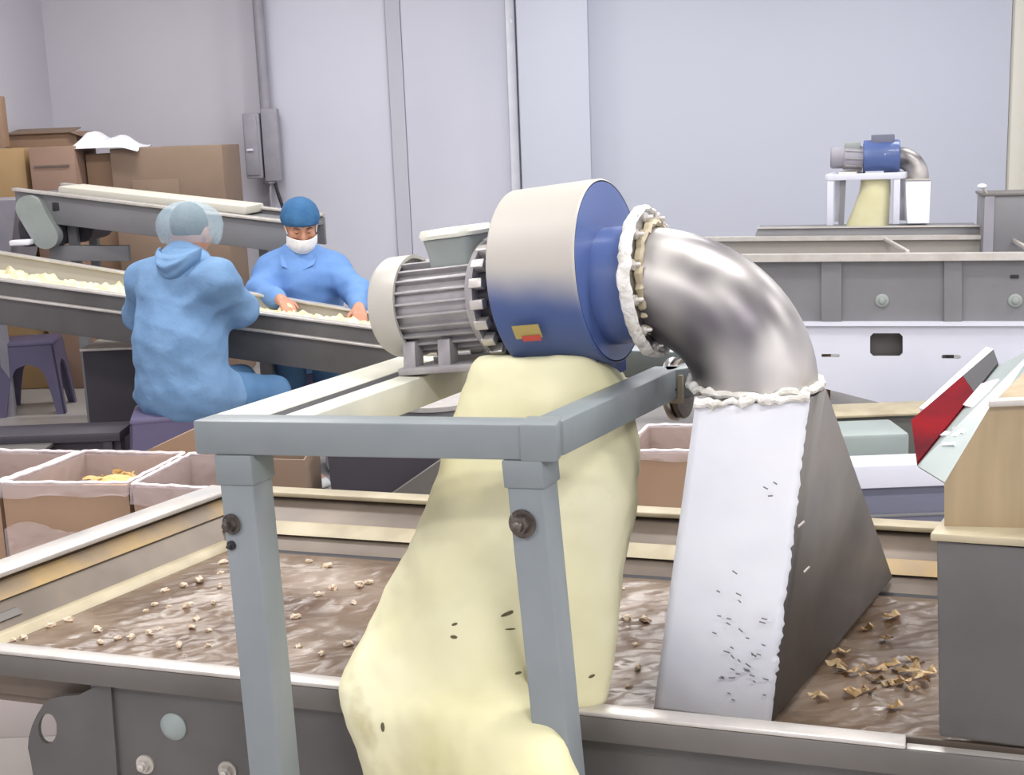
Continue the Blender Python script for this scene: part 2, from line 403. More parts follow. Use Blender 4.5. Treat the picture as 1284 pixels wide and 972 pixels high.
struct(MB().box(((xs[1]+xs[2])/2, YB-0.1, CEIL/2), (xs[2]-xs[1]-0.002, 0.2, CEIL-0.004)).build('trim_1', M_SEAM))
struct(MB().box(((xs[3]+xs[4])/2, 10.30, CEIL/2), (xs[4]-xs[3]-0.004, 0.4, CEIL-0.004), 0.01).build('trim_2', M_WALLB))
struct(MB().box((xs[3]-0.045, YP-0.012, CEIL/2), (0.07, 0.02, CEIL-0.004), 0.004).build('trim_4', M_WHITE))
struct(MB().box((4.09, YB-0.11, CEIL/2), (0.13, 0.22, CEIL-0.004), 0.01).build('trim_3', M_PALEY))
struct(MB().box((XL+0.01, (YB+YF)/2, 0.06), (0.02, YB-YF, 0.12)).build('baseboard_left', M_SEAM))

for k, (x, y, ke) in enumerate(LAMPS):
    t = thing('ceiling_light', (x, y, CEIL-0.07), 'long white fluorescent ceiling light fitting above the frame', 'ceiling light', 'ceiling lights over the hall')
    MB().box((x, y, CEIL-0.035), (1.3, 0.34, 0.07), 0.01).build('housing', M_WHITEM, t)
    MB().box((x, y, CEIL-0.076), (1.22, 0.28, 0.012), 0.004).build('diffuser', M_LAMP, t)
    ld = bpy.data.lights.new('lamp', 'AREA'); ld.shape = 'RECTANGLE'; ld.size = 1.2; ld.size_y = 0.26; ld.energy = LAMP_W*ke; ld.color = LAMP_COL
    lo = bpy.data.objects.new('lamp', ld); COL.objects.link(lo); lo.parent = t; lo.location = (0, 0, -0.02)

# ------------------------------------------------------------------ conduit and switch box by the wall
yc = 10.2
p0 = D(327, 8, yc); p1 = D(338, 262, yc)
t = thing('wall_conduit', (p0.x, yc, p1.z), 'grey vertical cable conduit with a wide duct section beside the wall corner', 'conduit')
xq = (D(327, 60, yc).x+D(338, 200, yc).x)/2
MB().cyl((xq, yc, p1.z+0.2), (xq, yc, CEIL-0.002), 0.042, n=16).build('pipe', M_DUCTG, t)
MB().box((xq+0.03, yc, D(338, 182, yc).z), (0.13, 0.11, 0.56), 0.012).build('duct', M_DUCTG, t)
MB().tube([(xq+0.02, yc, p1.z+0.26), (xq+0.05, yc-0.01, p1.z+0.12), (xq+0.09, yc-0.02, p1.z-0.02), (xq+0.06, yc, -0.0)], 0.014).build('cable', M_DARK, t)
MB().tube([(xq+0.0, yc, p1.z+0.26), (xq-0.01, yc-0.01, p1.z+0.1), (xq+0.03, yc, 0.0)], 0.012).build('cable', M_DUCTG, t)
MB().box((xq+0.03, 10.36, CEIL-0.4), (0.06, 0.3, 0.04)).build('wall_clip', M_DUCTG, t)
c = D(318, 183, yc); 
t = thing('switch_box', (c.x, yc, c.z-0.25), 'flat grey switch cabinet mounted left of the grey conduit', 'switch box')
wsb = xq-0.046-(D(308, 183, yc).x)
cx_ = D(308, 183, yc).x+wsb/2
MB().box((cx_, yc, c.z), (wsb, 0.12, 0.5), 0.01).build('cabinet', M_DUCTG, t)
MB().box((cx_-0.005, yc-0.066, c.z), (wsb-0.03, 0.012, 0.45), 0.004).build('door', M_DUCTG, t)
MB().box((cx_-0.02, yc-0.08, c.z-0.03), (0.05, 0.02, 0.018), 0.004).build('handle', M_WHITEM, t)
MB().box((cx_, 10.38, c.z+0.1), (0.05, 0.24, 0.05)).build('wall_bracket', M_DUCTG, t)

# ------------------------------------------------------------------ carton wall at the back
def carton(x0, x1, y0, y1, z0, z1, m, label, tape=True, group=None):
    t = thing('cardboard_box', ((x0+x1)/2, (y0+y1)/2, z0), label, 'box', group)
    MB().box(((x0+x1)/2, (y0+y1)/2, (z0+z1)/2), (x1-x0-0.006, y1-y0-0.006, z1-z0-0.003), 0.008).build('carton', m, t)
    if tape: MB().box(((x0+x1)/2, (y0+y1)/2, z1+0.0005), (0.05, y1-y0-0.02, 0.002)).build('tape', M_CARDY, t)
    return t
bx = lambda p: D(p, 215, 8.9).x
xa, xb_, xc, xd, xe = -3.57, bx(42), bx(102), bx(139), bx(281)
zt = D(200, 184, 8.9).z
za = D(60, 184, 8.9).z
H = zt/3
carton(xc+0.0, xd, 9.0, 9.45, 0, H*1.2, M_CARD, 'narrow tan carton in the back stack, under the narrow topmost one', False)
carton(xc+0.0, xd, 9.0, 9.45, H*1.2, zt-0.03, M_CARD, 'narrow tan carton squeezed left of the broad dark box, topmost', False)
carton(xd, xe, 8.9, 9.5, 0, H, M_CARDD, 'large dark tan carton at the floor, lowest of the broad stack by the wall')
carton(xd, xe, 8.9, 9.5, H, 2*H, M_CARDD, 'large dark tan carton in the middle of the broad stack, seen under the upper conveyor')
big = carton(xd, xe, 8.9, 9.5, 2*H, zt, M_CARDD, 'broad dark tan carton topmost of the stack above the upper conveyor')
MB().box((xd+0.3, 8.897, zt-0.33), (0.32, 0.008, 0.22), 0.002).build('flap', M_CARDD, big)
Ha = za/3
for k, lab in enumerate(('pinkish carton low down in the second stack from the left wall', 'pinkish carton with a dark slot, mid height beneath the topmost pinkish one', 'pinkish carton topmost of its stack, above the upper conveyor left end')):
    b = carton(xb_+0.01, xc-0.005, 8.8, 9.3, k*Ha, (k+1)*Ha, M_CARDP, lab)
    if k == 2: MB().box(((xb_+xc)/2, 8.797, 3*Ha-0.13), (0.24, 0.006, 0.014)).build('slot', M_BROWNST, b)
for k, lab in enumerate(('yellowish carton on the floor against the left wall', 'yellowish carton at mid height against the left wall', 'yellowish carton against the left wall under the open flaps')):
    b = carton(xa, xb_-0.03, 8.85, 9.35, k*Ha, (k+1)*Ha, M_CARDY, lab)
# open-topped carton lying behind with raised flap, and tall board at the frame edge
zf = D(40, 166, 9.3).z
t = thing('open_carton', (-3.3, 9.6, 0), 'open carton with grey inside flaps behind the yellowish stack', 'box')
MB().box((-3.32, 9.62, zf/2), (0.5, 0.42, zf), 0.008).build('carton', M_CARD, t)
MB().hexa([(-3.56, 9.38, zf-0.01), (-3.1, 9.38, zf-0.01), (-3.1, 9.62, zf+0.02), (-3.56, 9.62, zf+0.02), (-3.56, 9.38, zf), (-3.1, 9.38, zf), (-3.1, 9.62, zf+0.03), (-3.56, 9.62, zf+0.03)]).build('flap', M_CARDD, t)
MB().hexa([(-3.1, 9.36, zf-0.01), (-2.86, 9.36, zf-0.1), (-2.86, 9.6, zf-0.1), (-3.1, 9.6, zf-0.01), (-3.1, 9.36, zf), (-2.86, 9.36, zf-0.09), (-2.86, 9.6, zf-0.09), (-3.1, 9.6, zf)]).build('flap', M_CARDD, t)
zz = D(5, 120, 8.9).z
carton(-3.58, D(6, 150, 8.9).x, 8.86, 8.96, za+0.003, zz, M_CARD, 'tall carton standing upright on the yellowish stack at the left edge', False)
# white plastic bag draped on the cartons
p = D(135, 178, 8.95)
def bagf(u, v):
    x = lerp(D(92, 170, 9.0).x, D(180, 180, 9.0).x, u); y = 8.86+0.42*v
    h = 0.085*math.exp(-((u-0.25)/0.16)**2)+0.06*math.exp(-((u-0.62)/0.2)**2)
    w = (1-abs(2*v-1)**3)
    z = zt+0.012+h*w*1.3+0.012*nz((u*4, v*5, 3), 1.5)*w
    if u > 0.75: z -= (u-0.75)*0.14*(1-v)**2 * 1.0
    if v < 0.08: z = min(z, zt+0.01)
    return (x, y-(0.03 if v < 0.2 else 0), max(z, zt+0.006) if v > 0.12 else z)
o = MB().grid(28, 14, bagf).build('plastic_bag', M_BAG)
mm = o.modifiers.new('s', 'SOLIDIFY'); mm.thickness = 0.004
tag(o, 'crumpled white plastic bag lying on top of the broad cartons', 'bag')

# ------------------------------------------------------------------ upper conveyor in the background
def strip(mb, pts, a, b): 
    for i in range(len(pts)-1): mb.beam(pts[i], pts[i+1], a, b)
    return mb
L0, R0 = D(18, 239, 7.4), D(368, 281, 7.12)
dv = (V3((R0.y-L0.y, -(R0.x-L0.x), 0))).normalized()*-1
t = thing('upper_conveyor', ((L0.x+R0.x)/2, (L0.y+R0.y)/2, 0), 'grey inclined belt conveyor running in front of the cardboard boxes, sloping down to the right', 'conveyor')
ud = (R0-L0).normalized(); upn = ud.cross(dv).normalized(); upn = upn if upn.z > 0 else -upn
wv = 0.55
hz = V3((0, 0, -0.165))
MB().hexa([L0+hz, R0+hz, R0+hz+dv*0.03, L0+hz+dv*0.03, L0, R0, R0+dv*0.03, L0+dv*0.03], 0.004).build('near_side_panel', M_PANEL2, t)
MB().hexa([q+dv*wv for q in (L0+hz, R0+hz, R0+hz+dv*0.03, L0+hz+dv*0.03, L0, R0, R0+dv*0.03, L0+dv*0.03)], 0.004).build('far_side_panel', M_PANEL2, t)
MB().beam(L0+V3((0, 0, 0.008)), R0+V3((0, 0, 0.008)), dv*0.06, upn*0.016, 0.003).build('top_rail', M_RIM, t)
MB().beam(L0+dv*wv+V3((0, 0, 0.012)), R0+dv*wv+V3((0, 0, 0.012)), dv*0.06, upn*0.016, 0.003).build('top_rail', M_RIM, t)
MB().beam(L0+dv*0.28-V3((0, 0, 0.03)), R0+dv*0.28-V3((0, 0, 0.03)), dv*0.5, upn*0.02).build('belt', M_PANEL2, t)
a, b = D(88, 237, 7.75), D(320, 262, 7.6)
MB().beam(a, b, dv*0.3, upn*0.05, 0.012).build('belt_cover', M_BELT, t)
MB().box(D(73, 259, 7.37), (0.06, 0.03, 0.05), 0.004).build('slot_plate', M_DARK, t)
q0, q1 = D(36, 262, 7.3), D(56, 296, 7.3)
def pill(q0, q1, r, d, n=12):
    ax = (q1-q0).normalized(); s = V3((ax.z, 0, -ax.x)).normalized(); P = []
    for i in range(n+1):
        a_ = math.pi*i/n; P.append(q1+s*r*math.cos(a_)+ax*r*math.sin(a_))
    for i in range(n+1):
        a_ = math.pi*i/n; P.append(q0-s*r*math.cos(a_)-ax*r*math.sin(a_))
    return MB().prism(P, d)
pill(q0, q1, 0.075, V3((0, 0.09, 0))).build('chain_cover', M_TERM, t)
e = D(92, 290, 7.5); MB().beam((e.x, 7.5, 0), (e.x, 7.5, L0.z-0.15), (0.05, 0, 0), (0, 0.05, 0)).build('leg', M_PANEL2, t)
MB().beam((e.x, 7.86, 0), (e.x, 7.86, L0.z-0.15), (0.05, 0, 0), (0, 0.05, 0)).build('leg', M_PANEL2, t)
e2 = D(330, 300, 7.3); MB().beam((e2.x, 7.3, 0), (e2.x, 7.3, e2.z+0.05), (0.05, 0, 0), (0, 0.05, 0)).build('leg', M_PANEL2, t)
MB().beam((e2.x, 7.66, 0), (e2.x, 7.66, e2.z+0.05), (0.05, 0, 0), (0, 0.05, 0)).build('leg', M_PANEL2, t)
r0 = D(101, 288, 7.55); MB().cyl(r0, r0+V3((0, 0.4, 0)), 0.075, n=20).build('drive_roller', M_BLACKRUB, t)
MB().box((e.x-0.16, 7.55, D(60, 290, 7.5).z), (0.26, 0.3, 0.16), 0.03).build('drive_motor', M_BLACKRUB, t)
a, b = D(60, 318, 7.4), D(160, 322, 7.4)
MB().beam((a.x, 7.45, a.z), (b.x, 7.45, a.z-0.02), (0, 0.05, 0), (0, 0, 0.09), 0.004).build('cross_rail', M_PANEL2, t)
# dark feed bin at the far left
a = D(0, 250, 8.0); b = D(44, 320, 8.0)
t = thing('feed_bin', (-3.25, 8.1, 0), 'dark purple grey feed bin at the left edge under the upper conveyor head', 'bin')
MB().loft([[V3((-3.56, 7.9, 0.75)), V3((b.x-0.18, 7.9, 0.75)), V3((b.x-0.18, 8.3, 0.75)), V3((-3.56, 8.3, 0.75))], [V3((-3.56, 7.8, a.z)), V3((b.x, 7.8, a.z)), V3((b.x, 8.35, a.z)), V3((-3.56, 8.35, a.z))]], smooth=False).build('hopper', M_DUCTG, t)
for x in (-3.5, b.x-0.24):
    for y in ((7.95, 8.25) if x < -3.4 else (7.95,)): MB().beam((x, y, 0), (x, y, 0.76), (0.05, 0, 0), (0, 0.05, 0)).build('leg', M_DUCTG, t)
MB().box(D(27, 304, 7.25), (0.11, 0.09, 0.03), 0.008).build('white_cap', M_BAG, bpy.data.objects['upper_conveyor'])

# ------------------------------------------------------------------ workers' conveyor
N0, N1 = D(0, 352, 6.05), D(465, 412, 5.7); F0, F1 = D(0, 318, 6.8), D(460, 393, 6.25)
e = (N1-N0); N0 = N0-e*0.28; N1 = N1+e*0.2; e = (F1-F0); F0 = F0-e*0.28; F1 = F1+e*0.2
t = SCV = thing('sorting_conveyor', ((N0.x+N1.x)/2, 6.2, 0), 'long grey inclined sorting conveyor carrying pale slices between the two workers', 'conveyor')
hz0, hz1 = V3((0, 0, -0.21)), V3((0, 0, -0.235)); dn = V3((0.17, 0.98, 0))
MB().hexa([N0+hz0, N1+hz1, N1+hz1+dn*0.025, N0+hz0+dn*0.025, N0, N1, N1+dn*0.025, N0+dn*0.025], 0.004).build('near_side_panel', M_PANEL, t)
a0, a1 = N0+V3((0, 0, -0.075)), N1+V3((0, 0, -0.075))
MB().beam(a0-dn*0.012, a1-dn*0.012, dn*0.03, V3((0, 0, 0.012)), 0.003).build('side_lip', M_RIM, t)
MB().beam(N0+V3((0, 0, 0.006)), N1+V3((0, 0, 0.006)), dn*0.05, V3((0, 0, 0.012)), 0.003).build('near_rail', M_RIM, t)
MB().hexa([F0+V3((0, 0, -0.16)), F1+V3((0, 0, -0.14)), F1+V3((0, 0, -0.14))+dn*0.03, F0+V3((0, 0, -0.16))+dn*0.03, F0, F1, F1+dn*0.03, F0+dn*0.03], 0.004).build('far_guard', M_GUARD, t)
MB().beam(F0+V3((0, 0, 0.006)), F1+V3((0, 0, 0.006)), dn*0.05, V3((0, 0, 0.012)), 0.003).build('far_rail', M_RIM, t)
B = [N0+dn*0.03+V3((0, 0, -0.03)), N1+dn*0.03+V3((0, 0, -0.03)), F1+V3((0, 0, -0.06)), F0+V3((0, 0, -0.1))]
MB().hexa([q-V3((0, 0, 0.02)) for q in B]+B).build('belt', M_BELT, t)
for (px, yy) in ((-60, 6.25), (-60, 6.7), (505, 5.95), (505, 6.2), (330, 6.3)):
    bp = D(px, 400, yy); s = (bp.x-N0.x)/(N1.x-N0.x); zt_ = lerp(N0.z, N1.z, s)-0.12
    MB().beam((bp.x, yy, 0), (bp.x, yy, zt_), (0.06, 0, 0), (0, 0.06, 0), 0.004).build('leg', M_PANEL2, t)
def prodf(u, v):
    p = lerp(lerp(B[0], B[1], u), lerp(B[3], B[2], u), 0.06+0.8*v)
    h = (0.012+0.05*max(0, nz((u*38, v*7, 1.3)))+0.03*max(0, nz((u*90, v*16, 5))))*min(1, 8*v, 8*(1-v))*min(1, 20*u, 20*(1-u))
    return p+V3((0, 0, 0.002+h))
o = MB().grid(260, 26, prodf, False).build('product_bed', M_PROD)
tag(o, 'layer of pale yellow sliced product spread along the workers belt', 'food slices', kind='stuff')

# cabinet under the conveyor, bench, stools
a, b = D(105, 437, 6.35), D(172, 437, 6.35)
t = thing('dark_cabinet', ((a.x+b.x)/2, 6.5, 0), 'dark brown metal cabinet under the sorting conveyor behind the seated worker', 'cabinet')
MB().box(((a.x+b.x)/2+0.02, 6.5, 0.325), (b.x-a.x+0.06, 0.3, 0.65), 0.006).build('body', M_BLACKRUB, t)
MB().box(((a.x+b.x)/2+0.02, 6.5, 0.657), (b.x-a.x+0.08, 0.32, 0.014), 0.004).build('top_lip', M_RIM, t)
a, b = G(-90, 537, 0.45), G(156, 537, 0.45)
t = thing('low_bench', ((a.x+b.x)/2, 5.5, 0), 'long low dark steel bench behind the lined cartons', 'bench')
MB().box(((a.x+b.x)/2, a.y-0.12, 0.43), (b.x-a.x, 0.22, 0.04), 0.004).build('top', M_BLACKRUB, t)
MB().box(((a.x+b.x)/2, a.y-0.18, 0.33), (b.x-a.x-0.02, 0.03, 0.15)).build('apron', M_BLACKRUB, t)
for x in (a.x+0.06, b.x-0.06):
    for y in (a.y-0.2, a.y-0.06): MB().beam((x, y, 0), (x, y, 0.41), (0.04, 0, 0), (0, 0.04, 0)).build('leg', M_BLACKRUB, t)
p = G(55, 572, 0.3)
p.y -= 0.36; t = thing('grey_crate', (p.x, p.y, 0), 'grey metal crate standing just in front of the low dark bench', 'crate')
MB().box((p.x-0.1, p.y+0.02, 0.2), (0.45, 0.2, 0.4), 0.01).build('body', M_PANEL2, t)
MB().box((p.x-0.1, p.y+0.02, 0.405), (0.47, 0.22, 0.018), 0.004).build('rim', M_DARKST, t)

def stool(c, h, w, rz, label):
    t = thing('plastic_stool', c, label, 'stool', None)
    M = Matrix.Translation(c) @ Matrix.Rotation(rz, 4, 'Z')
    MB(M).box((0, 0, h-0.02), (w*0.84, w*0.84, 0.04), 0.018).build('seat', M_STOOL, t)
    for k in range(4):
        R = M @ Matrix.Rotation(k*math.pi/2, 4, 'Z')
        tw, bw = w*0.41, w*0.52
        def P(x, z): 
            f = lerp(bw, tw, z/h); return (x*f, -f, z)
        # corner leg: wide at the shoulder, narrowing downward, with the arch cut out between legs
        for s in (-1, 1):
            poly = [P(s*1.0, 0), P(s*0.74, 0), P(s*0.66, h*0.30), P(s*0.56, h*0.52), P(s*0.40, h*0.64), P(s*0.0, h*0.70), P(s*0.0, h-0.03), P(s*1.0, h-0.03)]
            mb = MB(R); mb.prism(poly, (0, 0.012, 0)); mb.build('leg' if s > 0 else 'side_apron', M_STOOL, t)
    return t
sp = G(38, 424, 0.47)
stool((sp.x, sp.y, 0), 0.47, 0.40, 0.15, 'empty purple grey plastic stool standing under the conveyor at the left edge')
p = D(213, 512, 5.42); STZ = p.z
stool((p.x, 5.42, 0), STZ, 0.38, 0.2, 'purple grey plastic stool under the worker seen from behind')
p2 = D(385, 430, 6.85)
stool((p2.x, 6.95, 0), 0.47, 0.38, 0.0, 'purple grey plastic stool under the masked worker facing the camera')

# ================================================================== SIFTING MACHINE
O = V3((0.103, 1.87, 0)); U = V3((math.cos(math.radians(18)), -math.sin(math.radians(18)), 0)); V = V3((math.sin(math.radians(31.5)), math.cos(math.radians(31.5)), 0))
NRM = V3((math.sin(math.radians(18)), math.cos(math.radians(18)), 0)); ZU = V3((0, 0, 1))
def T(a, b, z): return O+U*a+V*b+ZU*z
def Pl(px, py, off):
    d = ray(px, py); s = (off-(CAM-O).dot(NRM))/d.dot(NRM); return CAM+d*s
def aof(px, py, off): return (Pl(px, py, off)-O).dot(U)
RZ = 0.75; BZ = 0.64; AL, AR = -1.62, 0.95
t = thing('sifting_machine', T(-0.3, 0.5, 0), 'long open steel sifting tray in the foreground with a bright flanged rim', 'sifting machine')
SM = t
MB().hexa([T(AL+0.12, 0.06, BZ-0.02), T(AR, 0.06, BZ-0.02), T(AR, 0.95, BZ-0.02), T(AL+0.12, 0.95, BZ-0.02), T(AL+0.12, 0.06, BZ), T(AR, 0.06, BZ), T(AR, 0.95, BZ), T(AL+0.12, 0.95, BZ)]).build('tray_bed', M_BROWNST, t)
# front rim: flange, lip; broken just left of the grey hopper
ar = aof(1136, 930, 0)
MB().beam(T(AL, 0, RZ-0.004)+NRM*0.018, T(ar, 0, RZ-0.004)+NRM*0.018, NRM*0.036, ZU*0.008, 0.003).build('front_flange', M_RIM, t)
MB().beam(T(ar, 0, RZ-0.018)+NRM*0.02, T(AR, 0, RZ-0.018)+NRM*0.02, NRM*0.036, ZU*0.008, 0.003).build('front_flange', M_RIM, t)
MB().beam(T(AL, 0, RZ-0.029)+NRM*0.004, T(AR, 0, RZ-0.029)+NRM*0.004, NRM*0.008, ZU*0.042, 0.003).build('front_lip', M_DARKST, t)
MB().beam(T(AL, 0, RZ-0.06)+NRM*0.05, T(AR, 0, RZ-0.06)+NRM*0.05, NRM*0.006, ZU*0.10).build('front_inner_wall', M_BROWNST, t)
# front skirt with ribs
A0 = aof(130, 920, 0.03)
MB().beam(T(A0, 0, 0.525)+NRM*0.028, T(AR, 0, 0.525)+NRM*0.028, NRM*0.012, ZU*0.37).build('side_panel', M_PANEL, t)
for (pa, pb, py) in ((122, 138, 920), (856, 928, 950)):
    a, b = aof(pa, py, 0.03), aof(pb, py, 0.03)
    MB().beam(T((a+b)/2, 0, 0.35)+NRM*0.032, T((a+b)/2, 0, 0.705)+NRM*0.032, U*(b-a), NRM*0.014, 0.003).build('rib', M_PANEL2, t)
for px in (560, -40):
    a = aof(px, 920, 0.03)
    if px > 0: MB().beam(T(a, 0, 0.35)+NRM*0.032, T(a, 0, 0.705)+NRM*0.032, U*0.07, NRM*0.014, 0.003).build('rib', M_PANEL2, t)
MB().beam(T(A0, 0, 0.34)+NRM*0.05, T(AR, 0, 0.34)+NRM*0.05, NRM*0.05, ZU*0.05, 0.004).build('lower_rail', M_DARKST, t)
def bolt(c, n, r, h, mbname='bolt', m=M_BOLT, parent=None, dome=True):
    n = V3(n).normalized()
    mb = MB(); mb.cyl(c, c+n*0.004, r*1.45, n=24); mb.loft([mb.ring(c+n*0.004, n, r, 6), mb.ring(c+n*h, n, r*0.94, 6)], True, True, smooth=False)
    if dome: mb.lathe(c+n*h, n, [(0, r*0.6), (0.006, r*0.55), (0.008, r*0.3)], 12)
    return mb.build(mbname, m, parent)
c = Pl(218, 911, 0.022)
mb = MB(); mb.lathe(c, -NRM, [(-0.002, 0.026), (0.003, 0.026), (0.009, 0.019), (0.012, 0.008)], 28); mb.build('boss', M_GREENG, t)
for (px, py) in ((183, 958), (286, 966), (560, 975)): bolt(Pl(px, py, 0.022), -NRM, 0.0125, 0.013, 'bolt', M_RIM, t)
# hanging bracket plate with a slot, left end
def plate_with_hole(outer, hole, off, th, name, m, parent):
    bm = bmesh.new(); 
    vo = [bm.verts.new(Pl(x, y, off)) for x, y in outer]; vh = [bm.verts.new(Pl(x, y, off)) for x, y in hole]
    eo = [bm.edges.new((vo[i], vo[(i+1) % len(vo)])) for i in range(len(vo))]; eh = [bm.edges.new((vh[i], vh[(i+1) % len(vh)])) for i in range(len(vh))]
    r = bmesh.ops.triangle_fill(bm, edges=eo+eh, use_beauty=True)
    fs = [f for f in r['geom'] if isinstance(f, bmesh.types.BMFace)]
    ex = bmesh.ops.extrude_face_region(bm, geom=fs)
    for v in [g for g in ex['geom'] if isinstance(g, bmesh.types.BMVert)]: v.co += NRM*th
    mb = MB(); mb.bm.free(); mb.bm = bm
    return mb.build(name, m, parent)
outer = [(138, 852), (106, 868), (98, 872), (80, 873), (64, 876), (54, 884), (46, 897), (40, 910), (36, 925), (35, 938), (38, 952), (42, 975), (52, 1010), (150, 1010)]
hole = [(60+11.5*math.cos(a)*(1 if math.cos(a) > 0 else 1.05), 914+19*math.sin(a)) for a in [2*math.pi*i/18 for i in range(18)]]
hole = [(min(x, 71), y) for x, y in hole]
plate_with_hole(outer, hole, 0.014, 0.008, 'bracket_plate', M_PANEL, t)
# back wall
bb = 1.135
hw = [T(AL+0.08, 0.935, BZ), T(AR, 0.935, BZ), T(AR, bb-0.02, RZ-0.012), T(AL+0.08, bb-0.02, RZ-0.012)]
MB().hexa([hw[0], hw[1], hw[1]+NRM*0.01, hw[0]+NRM*0.01, hw[3], hw[2], hw[2]+NRM*0.01, hw[3]+NRM*0.01]).build('back_wall', M_BROWNST, t)
MB().beam(T(AL+0.08, bb-0.015, RZ-0.006)+NRM*0.0, T(AR, bb-0.015, RZ-0.006), NRM*0.055, ZU*0.012, 0.003).build('back_flange', M_CREAM, t)
def wallpt(a, s, off=0.0): return lerp(T(a, 0.935, BZ), T(a, bb-0.02, RZ-0.012), s)-NRM*off
for (s0, s1, m, nm, a0, a1) in ((0.34, 0.54, M_CREAM, 'seal_strip', AL+0.12, -0.1), (0.34, 0.54, M_TAN, 'seal_strip', -0.098, AR), (0.0, 0.05, M_DARK, 'gap_seal', AL+0.12, AR)):
    mb = MB()
    mb.hexa([wallpt(a0, s0, 0.014), wallpt(a1, s0, 0.014), wallpt(a1, s0), wallpt(a0, s0), wallpt(a0, s1, 0.012), wallpt(a1, s1, 0.012), wallpt(a1, s1), wallpt(a0, s1)]); mb.build(nm, m, t)
# left end wall, sloping, with stained strip and seal
EA, EB = -1.41, -1.523
def endpt(b, s, off=0.0): return lerp(T(EA, b, BZ), T(EB, b, RZ-0.01), s)+U*off
MB().hexa([endpt(-0.02, 0), endpt(0.95, 0), endpt(0.95, 0, -0.01), endpt(-0.02, 0, -0.01), endpt(-0.02, 1), endpt(1.09, 1), endpt(1.09, 1, -0.01), endpt(-0.02, 1, -0.01)]).build('end_wall', M_BROWNST, t)
MB().beam(T(EB-0.008, 0.0, RZ), T(EB-0.008, 1.11, RZ), U*0.085, ZU*0.012, 0.003).build('end_flange', M_RIM, t)
MB().hexa([endpt(0.0, 0.62, 0.008), endpt(1.03, 0.62, 0.008), endpt(1.03, 0.62), endpt(0.0, 0.62), endpt(0.0, 0.92, 0.008), endpt(1.06, 0.92, 0.008), endpt(1.06, 0.92), endpt(0.0, 0.92)]).build('stained_strip', M_TAN, t)
MB().hexa([endpt(0.0, 0.0, 0.03), endpt(0.95, 0.0, 0.03), endpt(0.95, 0.0), endpt(0.0, 0.0), endpt(0.0, 0.16, 0.024), endpt(0.96, 0.16, 0.024), endpt(0.96, 0.16), endpt(0.0, 0.16)], 0.004).build('foam_seal', M_CREAM, t)
MB().hexa([endpt(0.3, 0.3, 0.006), endpt(0.36, 0.3, 0.006), endpt(0.36, 0.3), endpt(0.3, 0.3), endpt(0.3, 0.42, 0.006), endpt(0.36, 0.42, 0.006), endpt(0.36, 0.42), endpt(0.3, 0.42)]).build('label_plate', M_DARKST, t)
for (a, b) in ((A0+0.05, 0.08), (AR-0.05, 0.08), (A0+0.05, 0.98), (AR-0.05, 0.98)):
    MB().beam(T(a, b, 0), T(a, b, 0.66 if b < 0.5 else 0.63), U*0.06, NRM*0.06, 0.004).build('leg', M_DARKST, t)

# crumpled brown film on the bed
def filmf(u, v):
    a = lerp(-1.38, 0.92, u); b = lerp(0.062, 0.925, v); p = T(a, b, 0)
    q = V3((p.x*2.2+p.y*0.8, p.y*9, 0)); e = min(1, 12*u, 12*(1-u), 12*v, 12*(1-v))
    r1 = abs(noise.noise(V3((p.x*3+p.y*5, p.y*13-p.x*5, 2)))); r2 = abs(noise.noise(V3((p.x*11+p.y*4, p.y*26-p.x*9, 5))))
    h = 0.010+0.009*noise.noise(q)+0.014*max(0, 0.22-r1)*2+0.012*max(0, 0.2-r2)*2
    return T(a, b, BZ+0.002+max(0.0, h)*e)
o = MB().grid(230, 90, filmf).build('brown_film', M_FILM)
mo = o.modifiers.new('s', 'SOLIDIFY'); mo.thickness = 0.002; mo.offset = 1
tag(o, 'crumpled glossy brown plastic film covering the bottom of the sifting tray', 'plastic film')
def film_z(a, b): return filmf((a+1.38)/2.30, (b-0.062)/0.863).z+0.002
def bedp(px, py):
    p = G(px, py, BZ+0.012); r = p-O; b = r.dot(NRM)/V.dot(NRM); a = (r-V*b).dot(U)
    return V3((p.x, p.y, film_z(a, b)))
def nut_mesh(nm, sx, sy, sz, seed, m):
    bm = bmesh.new(); bmesh.ops.create_icosphere(bm, subdivisions=2, radius=1)
    for v in bm.verts:
        d = 1+0.75*noise.noise(v.co*1.5+V3((seed, 0, 0))); v.co = V3((v.co.x*sx*d, v.co.y*sy*d, (v.co.z*d+0.8)*sz))
    me = bpy.data.meshes.new(nm); bm.to_mesh(me); bm.free(); me.materials.append(m); return me
NUTS = [nut_mesh('nut_piece', 0.016, 0.010, 0.008, s*3.1, M_NUT) for s in range(4)]
spots = [(208, 742), (196, 762), (214, 766), (183, 768), (268, 762), (236, 765), (122, 795), (128, 810), (150, 806), (164, 806), (187, 800), (203, 792), (240, 791), (262, 797), (275, 741), (280, 705), (250, 733), (232, 736), (262, 812), (224, 815), (246, 780), (276, 722), (44, 778), (62, 782), (86, 776), (30, 798), (18, 800), (372, 778), (376, 812), (398, 752), (418, 740), (442, 760), (452, 742), (405, 825), (438, 812), (388, 706), (410, 716), (462, 732), (786, 782), (808, 782), (780, 742), (796, 812), (801, 845), (790, 868)]
for i, (px, py) in enumerate(spots):
    o = bpy.data.objects.new('nut_piece', NUTS[i % 4]); COL.objects.link(o); o.location = bedp(px+random.uniform(-2, 2), py)
    o.rotation_euler = (0, 0, random.uniform(0, 6.28)); s = random.uniform(0.4, 0.85); o.scale = (s, s, s)
    tag(o, 'small pale nut piece lying loose on the brown film left of the hood', 'nut', 'pale nut pieces scattered on the brown film')
